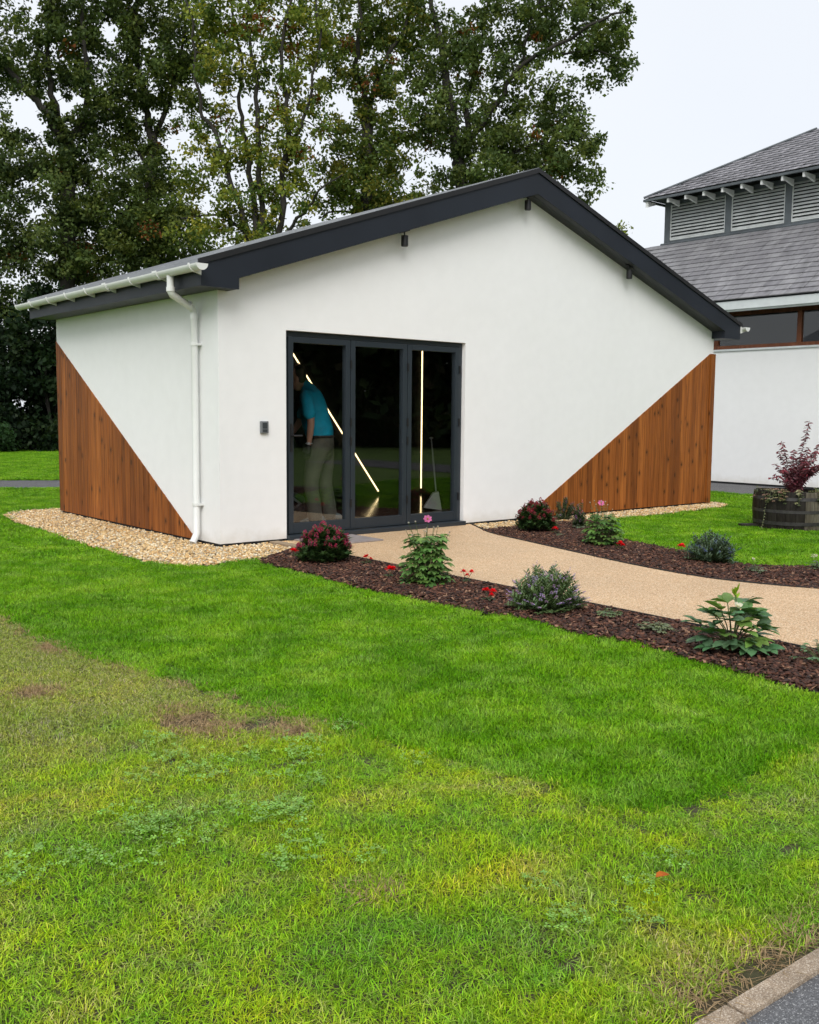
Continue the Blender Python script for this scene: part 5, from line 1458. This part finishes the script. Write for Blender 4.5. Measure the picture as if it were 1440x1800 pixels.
def begonia(name, x, y, label, heads, z0=.06):
    t = empty(name, (x, y, .012)); tag(t, label, 'flower', 'small red bedding flowers')
    lf, st, fl = MB(), MB(), MB()
    for i in range(7):
        a = i * .9 + random.random(); lf.leaf((math.cos(a) * .012, math.sin(a) * .012, .012), (math.cos(a), math.sin(a), .35), (0, 0, 1), .045, .026, jit((0.05, 0.075, 0.03), .3), .4)
    for hx, hy, hz, r in heads:
        st.tube([(0, 0, 0), (hx * .6, hy * .6, hz * .6), (hx, hy, hz)], [.0025, .002, .0018], 5, caps=False)
        for k in range(26):
            d = dome_dir(); fl.leaf(Vector((hx, hy, hz)) + d * r * .5, d, Vector((0, 0, 1)), r * 1.1, r * 1.0, jit((0.80, 0.012, 0.022), .15), .1)
    lf.build('foliage', M['leaf'], t); st.build('stems', M['stem'], t); fl.build('flowers', M['petal'], t)

skimmia('skimmia_shrub', .25, -1.38, .47, .36, 'burgundy flowered shrub in front of the left door leaf', (0.48, 0.045, 0.10), 150)
skimmia('skimmia_shrub', 3.42, -.92, .44, .38, 'burgundy flowered shrub against the foot of the right timber cladding', (0.34, 0.035, 0.055), 130)
anemone('anemone_plant', .25, -2.73, .37, .37, 'tall leafy anemone with one pink flower in the near bed', [(.0, -.0, .49)], 300, 12, .48)
anemone('anemone_plant', 3.10, -2.12, .36, .31, 'leafy anemone with one pink flower in the far bed', [(-.03, .02, .42)], 220, 10, .46)
hebe('hebe_shrub', .20, -3.98, .52, .32, 'rounded shrub full of pale purple flower spikes beside the path', 220, (0.42, 0.29, 0.52), .7, (0.13, 0.20, 0.075))
hebe('hebe_shrub', 2.98, -3.42, .48, .31, 'rounded grey green shrub with few blue flowers in the far bed', 180, (0.10, 0.12, 0.30), .25, (0.10, 0.155, 0.09))
hebe('hebe_shrub', 4.62, -.28, .28, .32, 'small mauve tipped shrub behind the burgundy shrub at the cladding', 45, (0.26, 0.15, 0.30), .6, (0.05, 0.08, 0.035))
hebe('hebe_shrub', 4.14, -.92, .20, .33, 'narrow mauve tipped shrub between the burgundy shrub and the anemone', 40, (0.42, 0.16, 0.36), .5, (0.045, 0.08, 0.03))
hellebore('hellebore_plant', .17, -5.38, 'big leaved dark green plant with one white flower beside the path')
rosette('heuchera_plant', .36, -4.39, .15, .05, 'tiny pale green rosette next to the purple spiked shrub')
rosette('heuchera_plant', .22, -4.85, .20, .06, 'flat bronze green rosette left of the big leaved plant', (0.17, 0.20, 0.10), 40)
rosette('heuchera_plant', .26, -5.84, .24, .14, 'low green plant with purple stems at the right edge of the near bed', (0.10, 0.19, 0.08), 44)
rosette('heuchera_plant', 2.74, -4.0, .19, .06, 'pale rosette with one cream flower in the far bed', (0.13, 0.16, 0.09), 26, 1)
rosette('heuchera_plant', 3.30, -4.23, .17, .08, 'pale rosette with several cream flowers at the right edge of the far bed', (0.13, 0.16, 0.09), 22, 3)
rosette('heuchera_plant', 4.00, -1.05, .13, .05, 'tiny grey green rosette in front of the narrow mauve shrub', (0.13, 0.16, 0.10), 18)
rosette('heuchera_plant', 3.30, -1.35, .09, .03, 'smallest grey green rosette below the burgundy shrub at the cladding', (0.13, 0.15, 0.09), 10)
begonia('red_flower', .20, -.99, 'red flower cluster at the left tip of the near bed by the gravel', [(-.02, .0, .05, .022), (.02, -.01, .055, .022), (.0, .02, .045, .018)])
begonia('red_flower', .46, -1.70, 'red flower half hidden at the path edge right of the burgundy shrub', [(0, 0, .05, .022), (.03, -.02, .035, .014)])
begonia('red_flower', .18, -2.36, 'red flower head standing left of the tall pink anemone', [(0, 0, .055, .026), (.02, -.02, .06, .02)])
begonia('red_flower', .50, -2.90, 'two red blooms at the path edge right of the tall pink anemone', [(-.02, .01, .075, .018), (.03, -.03, .075, .016), (.0, -.01, .05, .014)])
begonia('red_flower', .10, -3.55, 'two red blooms left of the purple spiked shrub', [(-.02, .01, .07, .020), (.02, -.02, .06, .020), (0, -.03, .04, .016)])
begonia('red_flower', 3.42, -1.20, 'crimson bloom at the foot of the burgundy shrub at the cladding', [(0, 0, .045, .024)])
begonia('red_flower', 2.98, -2.42, 'red bloom at the foot of the leafy anemone in the far bed', [(0, 0, .045, .026), (.02, -.02, .03, .018)])
begonia('red_flower', 3.24, -2.93, 'lone red bloom at the lawn edge left of the grey green shrub', [(0, 0, .055, .028)])

# orange leaf on the lawn
k = MB(); k.leaf((0, 0, 0), (1, -.3, .1), (0, 0, 1), .045, .03, (0.55, 0.14, 0.02), .1, .2)
o = k.build('fallen_leaf', M['petal'], None, loc=(-2.43, -6.77, .035)); tag(o, 'small orange leaf lying in the old lawn', 'leaf')

# ================================================================== BARREL PLANTER
BX, BY, BR, BH = 6.30, -2.34, .43, .43
bar = empty('barrel_planter', (BX, BY, 0)); tag(bar, 'dark weathered half barrel planter on the right lawn', 'planter')
NS = 26
prof = lambda t: BR * (0.925 + .095 * math.sin(math.pi * (.15 + .62 * t)))
k = MB(); half = math.pi / NS * .97
rows_o, rows_i = [], []
rows = []
for i in range(6):
    t = i / 5; r = prof(t); z = .0 + BH * t
    rows.append([(r * math.cos(half), -r * math.sin(half), z), (r + .004, 0, z), (r * math.cos(half), r * math.sin(half), z), ((r - .03) * math.cos(half), (r - .03) * math.sin(half), z), ((r - .03) * math.cos(half), -(r - .03) * math.sin(half), z)])
k.grid(rows, close=True); k.poly(rows[0][::-1]); k.poly(rows[-1])
sm_ = k.mesh('stave', M['barrel_wood'])
M['barrel_pale'] = make_wood('pale_stave', (0.13, 0.115, 0.085), knots=False)
sm2 = sm_.copy(); sm2.materials[0] = M['barrel_pale']
for i in range(NS):
    a = 2 * math.pi * i / NS
    # one stave group on the near side is newer and paler
    dang = (a - math.radians(-118) + math.pi) % (2 * math.pi) - math.pi
    o = link('stave', sm2 if abs(dang) < .26 else sm_, bar); o.rotation_euler = (0, 0, a); o.location = (0, 0, random.uniform(-.004, .004))
for z0, z1 in ((.05, .09), (.19, .225), (.335, .372)):
    k = MB(); rr = []
    for z in (z0, z1):
        t = z / BH
        rr.append([((prof(t) + .0065) * math.cos(2 * math.pi * j / 52), (prof(t) + .0065) * math.sin(2 * math.pi * j / 52), z) for j in range(52)])
    ri = [[(p[0] * .99, p[1] * .99, p[2]) for p in q] for q in rr]
    k.grid([ri[0], rr[0], rr[1], ri[1]], close=True); k.build('hoop', M['hoop'], bar)
k = MB(); k.poly([((BR - .035) * math.cos(j * .2417), (BR - .035) * math.sin(j * .2417), BH - .04) for j in range(26)]); k.build('soil', M['soil'], bar)
k = MB(); k.box(-.62, -.30, -.05, .05, .012, .034); sb_ = k.build('wooden_batten', M['barrel_wood'], None, loc=(BX, BY, 0)); sb_.rotation_euler = (0, 0, math.radians(-36)); tag(sb_, 'dark batten lying under the left side of the barrel planter', 'batten')

bp = empty('burgundy_shrub', (BX + .02, BY, BH - .04)); tag(bp, 'airy burgundy leaved shrub growing in the barrel planter', 'shrub')
lf, st = MB(), MB()
rr, ru = Vector((RX, RY, 0)), Vector((-RY, RX, 0))
shoots = [(-.17, .62, 0), (.17, .86, .05), (.02, .52, .1), (.12, .55, -.1), (-.08, .45, -.12), (.26, .5, 0), (-.22, .35, .05), (.05, .40, -.2), (.3, .36, -.1), (-.14, .50, .15), (.2, .42, .2), (.0, .34, 0), (.08, .46, .05), (-.05, .30, -.05), (.15, .30, 0), (-.12, .26, .1), (.35, .62, .1), (.22, .3, -.15)]
shoots += [(random.uniform(-.30, .36), random.uniform(.18, .46), random.uniform(-.28, .28)) for _ in range(22)]
for u, z, v in shoots:
    tip = rr * u + ru * v + Vector((0, 0, z)); mid = tip * .5 + Vector((0, 0, .05))
    st.tube([(u * .15 * RX, u * .15 * RY, 0), mid, tip], [.004, .0025, .0014], 5, caps=False)
    m_ = int(z * 80)
    for j in range(m_):
        q = j / m_; b = (mid * (2 * q) if q < .5 else mid + (tip - mid) * (2 * q - 1))
        for s_ in (0, 3.14):
            a = j * 1.57 + s_ + random.random() * .6
            red = q > .86
            lf.leaf(b, (math.cos(a), math.sin(a), random.uniform(-.5, .7)), rvec(1), random.uniform(.035, .06), random.uniform(.014, .022), jit((0.20, 0.035, 0.05) if red or random.random() < .16 else (0.13, 0.042, 0.052), .35), .3)
st.build('stems', M['redstem'], bp); lf.build('foliage', M['leaf'], bp)
iv = empty('trailing_ivy', (BX, BY, BH - .02)); tag(iv, 'variegated cream and green ivy spilling over the barrel rim', 'plant')
lf, st = MB(), MB()
for i in range(34):
    a = math.radians(random.uniform(-215, -20)); r = BR + .02; drop = random.uniform(.02, .13)
    pts = [(math.cos(a) * r * .6, math.sin(a) * r * .6, .01), (math.cos(a) * r * .98, math.sin(a) * r * .98, .05), (math.cos(a) * (r + .03), math.sin(a) * (r + .03), -drop)]
    st.tube(pts, .0025, 4, caps=False)
    for j in range(12):
        q = j / 11; p = Vector(pts[0]).lerp(Vector(pts[1]), q * 2) if q < .5 else Vector(pts[1]).lerp(Vector(pts[2]), q * 2 - 1)
        lobed(lf, p + rvec(.012), (math.cos(a) + random.gauss(0, .6), math.sin(a) + random.gauss(0, .6), random.uniform(-.3, .4)), random.uniform(.028, .045), jit(random.choice([(0.16, 0.17, 0.07), (0.36, 0.33, 0.18), (0.10, 0.13, 0.05), (0.25, 0.15, 0.10)]), .2))
run = [(-.40, .05, .02), (-.47, .06, -.12), (-.52, .05, -.25), (-.60, .02, -.36), (-.68, -.02, -.40)]
st.tube(run, .002, 4, caps=False)
for j in range(16):
    q = j / 15 * 3.999; i = int(q); p = Vector(run[i]).lerp(Vector(run[i + 1]), q - i)
    lobed(lf, p, (random.gauss(0, 1), random.gauss(0, 1), .2), .022, jit((0.30, 0.30, 0.16), .2))
for i in range(3):
    p = Vector((.2 + random.gauss(0, .03), -.33 + random.gauss(0, .03), .06))
    for j in range(10): lf.leaf(p, dome_dir(), (0, 0, 1), .03, .024, jit((0.45, 0.012, 0.04), .2), .1)
st.build('stems', M['stem'], iv); lf.build('foliage', M['leaf'], iv)

# ================================================================== INSIDE: LONG-HANDLED DUSTPAN, SHOE
dpn = empty('dustpan', (4.06, 1.52, .02)); tag(dpn, 'pale long handled dustpan standing on the floor behind the right pane', 'dustpan')
k = MB(); k.prism([(-.14, .03), (.10, .0), (.10, .02), (.06, .24), (-.02, .22)], 1, -.12, .12); o = k.build('pan', M['palepan'], dpn, bevel=.006)
k = MB(); k.tube([(.03, 0, .20), (-.045, 0, .95)], .010, 8); k.build('handle', M['steel'], dpn)
k = MB(); k.ball((-.045, 0, .955), .028, None, 10, 6, (1, 1, .5)); k.build('knob', M['palepan'], dpn)
dpn.rotation_euler = (0, 0, math.radians(-40))

# ================================================================== THE STOOPING MAN
M['skin'] = plain('skin', (0.42, 0.22, 0.15), 0.5, 0.06, 9.0)
M['polo'] = plain('turquoise_polo', (0.0, 0.31, 0.46), 0.8, 0.12, 7.0, bmp=0.9, bscale=11)
M['chino'] = plain('khaki_trousers', (0.088, 0.080, 0.06), 0.85, 0.16, 6.0, bmp=1.0, bscale=9)
M['hair'] = plain('dark_grey_hair', (0.035, 0.028, 0.024), 0.7, 0.3, 30.0)
M['trainer'] = plain('grey_trainer', (0.10, 0.12, 0.12), 0.7)
M['sole'] = plain('white_sole', (0.62, 0.62, 0.60), 0.6)
M['glove'] = plain('dark_glove', (0.018, 0.017, 0.016), 0.75)
M['watch'] = plain('pale_watch', (0.45, 0.46, 0.47), 0.3)

def blend_mesh(name, chains, mat, parent, voxel=.012, smooth_it=6, extra=None):
    """chains of (x, y, z, rx, ry) rings -> one continuous surface (voxel remesh of the overlapping limbs)"""
    mb = MB()
    for ch in chains:
        pts = smooth_line([tuple(c) for c in ch], 5)
        rows = []
        P_ = [Vector(p[:3]) for p in pts]
        for i, p in enumerate(pts):
            d = (P_[min(i + 1, len(P_) - 1)] - P_[max(i - 1, 0)]).normalized()
            side = Vector((0, 1, 0)); side = (side - d * side.dot(d)).normalized()      # across the body
            fr = side.cross(d)
            rows.append([P_[i] + fr * (p[3] * math.cos(a)) + side * (p[4] * math.sin(a)) for a in [2 * math.pi * j / 16 for j in range(16)]])
        mb.grid(rows, close=True); mb.poly(rows[0][::-1]); mb.poly(rows[-1])
        for end in (0, -1):
            r = min(pts[end][3], pts[end][4])
            mb.ball(P_[end], r * .96, None, 12, 8)
    if extra: extra(mb)
    o = mb.build(name, mat, parent)
    md = o.modifiers.new('remesh', 'REMESH'); md.mode = 'VOXEL'; md.voxel_size = voxel; md.use_smooth_shade = True
    md = o.modifiers.new('smooth', 'SMOOTH'); md.factor = .5; md.iterations = smooth_it
    dg = bpy.context.evaluated_depsgraph_get(); dg.update()
    me = bpy.data.meshes.new_from_object(o.evaluated_get(dg)); o.modifiers.clear()
    old = o.data; o.data = me; bpy.data.meshes.remove(old)
    if not me.materials: me.materials.append(mat)
    me.polygons.foreach_set('use_smooth', [True] * len(me.polygons))
    return o

# local frame: x forward (towards the photo's left), y to his right side (away from the photographer)... z up
man = empty('person', (1.80, .98, .02), math.atan2(.64177, -.76685))
tag(man, 'man in turquoise polo shirt and khaki trousers stooping inside the left door leaf', 'person')
# his near side is local +y after the turn
# torso leans forward: hip x 0, neck x .17
HIP = (-.02, 0, .93)
body = [
    [(-.03, 0, .88, .13, .16), (-.03, 0, 1.0, .135, .165), (.0, 0, 1.15, .135, .165), (.04, 0, 1.32, .13, .18), (.08, 0, 1.46, .115, .17), (.11, 0, 1.53, .07, .09), (.14, 0, 1.57, .055, .056), (.185, 0, 1.605, .055, .056)],
    # head
    [(0.224, 0, 1.570, .062, .058), (0.234, 0, 1.630, .092, .075), (0.234, 0, 1.700, .098, .080), (0.224, 0, 1.760, .085, .07), (0.221, 0, 1.790, .05, .045)],
    # near arm
    [(.10, .19, 1.45, .060, .055), (.075, .225, 1.33, .050, .048), (.05, .235, 1.20, .043, .042), (.055, .235, 1.08, .040, .038), (.07, .225, .95, .030, .027), (.075, .22, .91, .028, .024)],
    # far arm reaching forward and down
    [(.11, -.19, 1.45, .060, .055), (.15, -.225, 1.32, .050, .048), (.20, -.23, 1.21, .044, .042), (.27, -.21, 1.10, .040, .037), (.35, -.18, .99, .030, .026), (.37, -.17, .965, .027, .023)],
    # legs
    [(-.03, .095, .90, .11, .095), (.02, .10, .70, .085, .080), (.06, .105, .49, .060, .058), (.03, .105, .30, .055, .052), (.0, .105, .10, .038, .036)],
    [(-.05, -.095, .90, .11, .095), (-.07, -.10, .70, .085, .080), (-.06, -.105, .49, .060, .058), (-.10, -.105, .30, .055, .052), (-.14, -.105, .10, .038, .036)],
]
def face_bits(mb):
    mb.ball((0.332, 0, 1.655), .018, None, 8, 6, (1.2, .8, 1.3))            # nose
    mb.ball((0.309, 0, 1.615), .026, None, 8, 6, (.7, 1.1, .5))             # lips
    mb.ball((0.294, 0, 1.585), .034, None, 8, 6, (1, 1, .8))                # chin
    mb.ball((0.307, 0, 1.692), .03, None, 8, 6, (.6, 1.6, .35))             # brow
    for s_ in (1, -1): mb.ball((0.224, s_ * .079, 1.655), .026, None, 8, 6, (0.804, .35, 1.080))   # ears
bo = blend_mesh('body', body, M['skin'], man, .0115, 4, face_bits)
k = MB()
for s_ in (1, -1): k.ball((0.314, s_ * .030, 1.675), .011, None, 10, 6)
k.build('eyes', M['glove'], man)
# hair: a cap over back and top of the head
hr = [[(0.184, 0, 1.620, .062, .070), (0.204, 0, 1.680, .086, .083), (0.211, 0, 1.740, .088, .080), (0.217, 0, 1.785, .070, .062), (0.221, 0, 1.806, .035, .03)]]
blend_mesh('hair', hr, M['hair'], man, .011, 3)
shirt = [
    [(-.03, 0, 1.00, .155, .185), (-.02, 0, 1.06, .165, .190), (.015, 0, 1.18, .165, .188), (.045, 0, 1.33, .155, .198), (.08, 0, 1.46, .135, .18), (.105, 0, 1.535, .095, .10), (.125, 0, 1.58, .064, .068)],
    [(.11, .16, 1.47, .075, .07), (.085, .222, 1.36, .072, .068), (.065, .24, 1.25, .074, .066)],
    [(.12, -.16, 1.47, .075, .07), (.16, -.222, 1.35, .070, .068), (.20, -.232, 1.24, .070, .064)],
]
blend_mesh('polo_shirt', shirt, M['polo'], man, .012, 6)
trs = [
    [(-.035, 0, 1.03, .140, .172), (-.045, 0, .93, .150, .180), (-.045, 0, .84, .135, .172)],
    [(-.02, .095, .88, .125, .105), (.025, .105, .70, .105, .095), (.06, .108, .48, .088, .085), (.035, .108, .28, .085, .082), (.015, .108, .10, .085, .080), (.015, .108, .055, .088, .082)],
    [(-.06, -.095, .88, .125, .105), (-.08, -.105, .70, .105, .095), (-.075, -.108, .48, .088, .085), (-.11, -.108, .28, .083, .080), (-.135, -.108, .10, .083, .080), (-.135, -.108, .06, .085, .080)],
]
blend_mesh('trousers', trs, M['chino'], man, .012, 4)
k = MB(); pts = [(-.034 + .148 * math.cos(a), .180 * math.sin(a), 1.005) for a in [2 * math.pi * j / 24 for j in range(25)]]; k.tube(pts, .014, 6); k.build('belt', M['hair'], man)
def shoe_mesh(parent, x, y, z, rot, name='shoe'):
    s_ = empty(name, (x, y, z)); s_.parent = parent; s_.rotation_euler = rot
    up = blend_mesh('upper', [[(-.09, 0, .055, .042, .038), (-.05, 0, .075, .048, .042), (.02, 0, .062, .042, .044), (.10, 0, .045, .030, .042), (.155, 0, .036, .022, .034)]], M['trainer'], s_, .008, 4)
    pr = [(-.125, -.032), (-.06, -.040), (.06, -.046), (.14, -.042), (.18, -.02), (.18, .02), (.14, .042), (.06, .046), (-.06, .040), (-.125, .032), (-.138, 0)]
    k = MB(); k.prism(pr, 2, 0, .030); k.build('sole', M['sole'], s_, bevel=.006)
    return s_
shoe_mesh(man, .02, .108, 0, (0, 0, .08))
shoe_mesh(man, -.165, -.108, 0, (0, 0, -.15))
# gloved hands: palm, four fingers of different lengths, thumb from the side of the palm
def hand(parent, wrist, d, palm_n, mat):
    w = Vector(wrist); d = Vector(d).normalized(); nn = Vector(palm_n); sdv = d.cross(nn).normalized(); nn = sdv.cross(d).normalized()
    chains = [[(*w, .028, .026), (*(w + d * .04), .036, .026), (*(w + d * .085), .038, .024)]]
    def extra(mb):
        for i, (o, ln) in enumerate(((-.028, .070), (-.0095, .080), (.0095, .076), (.027, .060))):
            b = w + d * .080 + sdv * o
            mb.tube([b, b + d * ln * .45 + nn * .006, b + d * ln * .75 + nn * .022, b + d * ln * .9 + nn * .045], [.0105, .0100, .0092, .0075], 8)
        b = w + d * .03 - sdv * .03
        mb.tube([b, b + d * .03 - sdv * .022 + nn * .012, b + d * .062 - sdv * .022 + nn * .028], [.0135, .0120, .0095], 8)
    return blend_mesh('hand', chains, mat, parent, .0055, 2, extra)
hand(man, (.078, .22, .905), (.10, -.02, -1), (.25, -1, 0), M['glove'])
hand(man, (.375, -.168, .955), (.75, .2, -.8), (.1, 1, .1), M['skin'])
k = MB(); pts = [(.073 + .034 * math.cos(a), .222 + .031 * math.sin(a), .93) for a in [2 * math.pi * j / 16 for j in range(17)]]; k.tube(pts, .006, 6); k.box(.06, .085, .250, .260, .918, .942); k.build('watch', M['watch'], man)

# a second shoe near the back wall, tipped on its heel
sh = shoe_mesh(None, 3.02, 3.30, .06, (0, math.radians(-38), math.radians(138)), 'shoe')
tag(sh, 'dark trainer with white sole tipped up on the floor left of the stooping man', 'shoe')
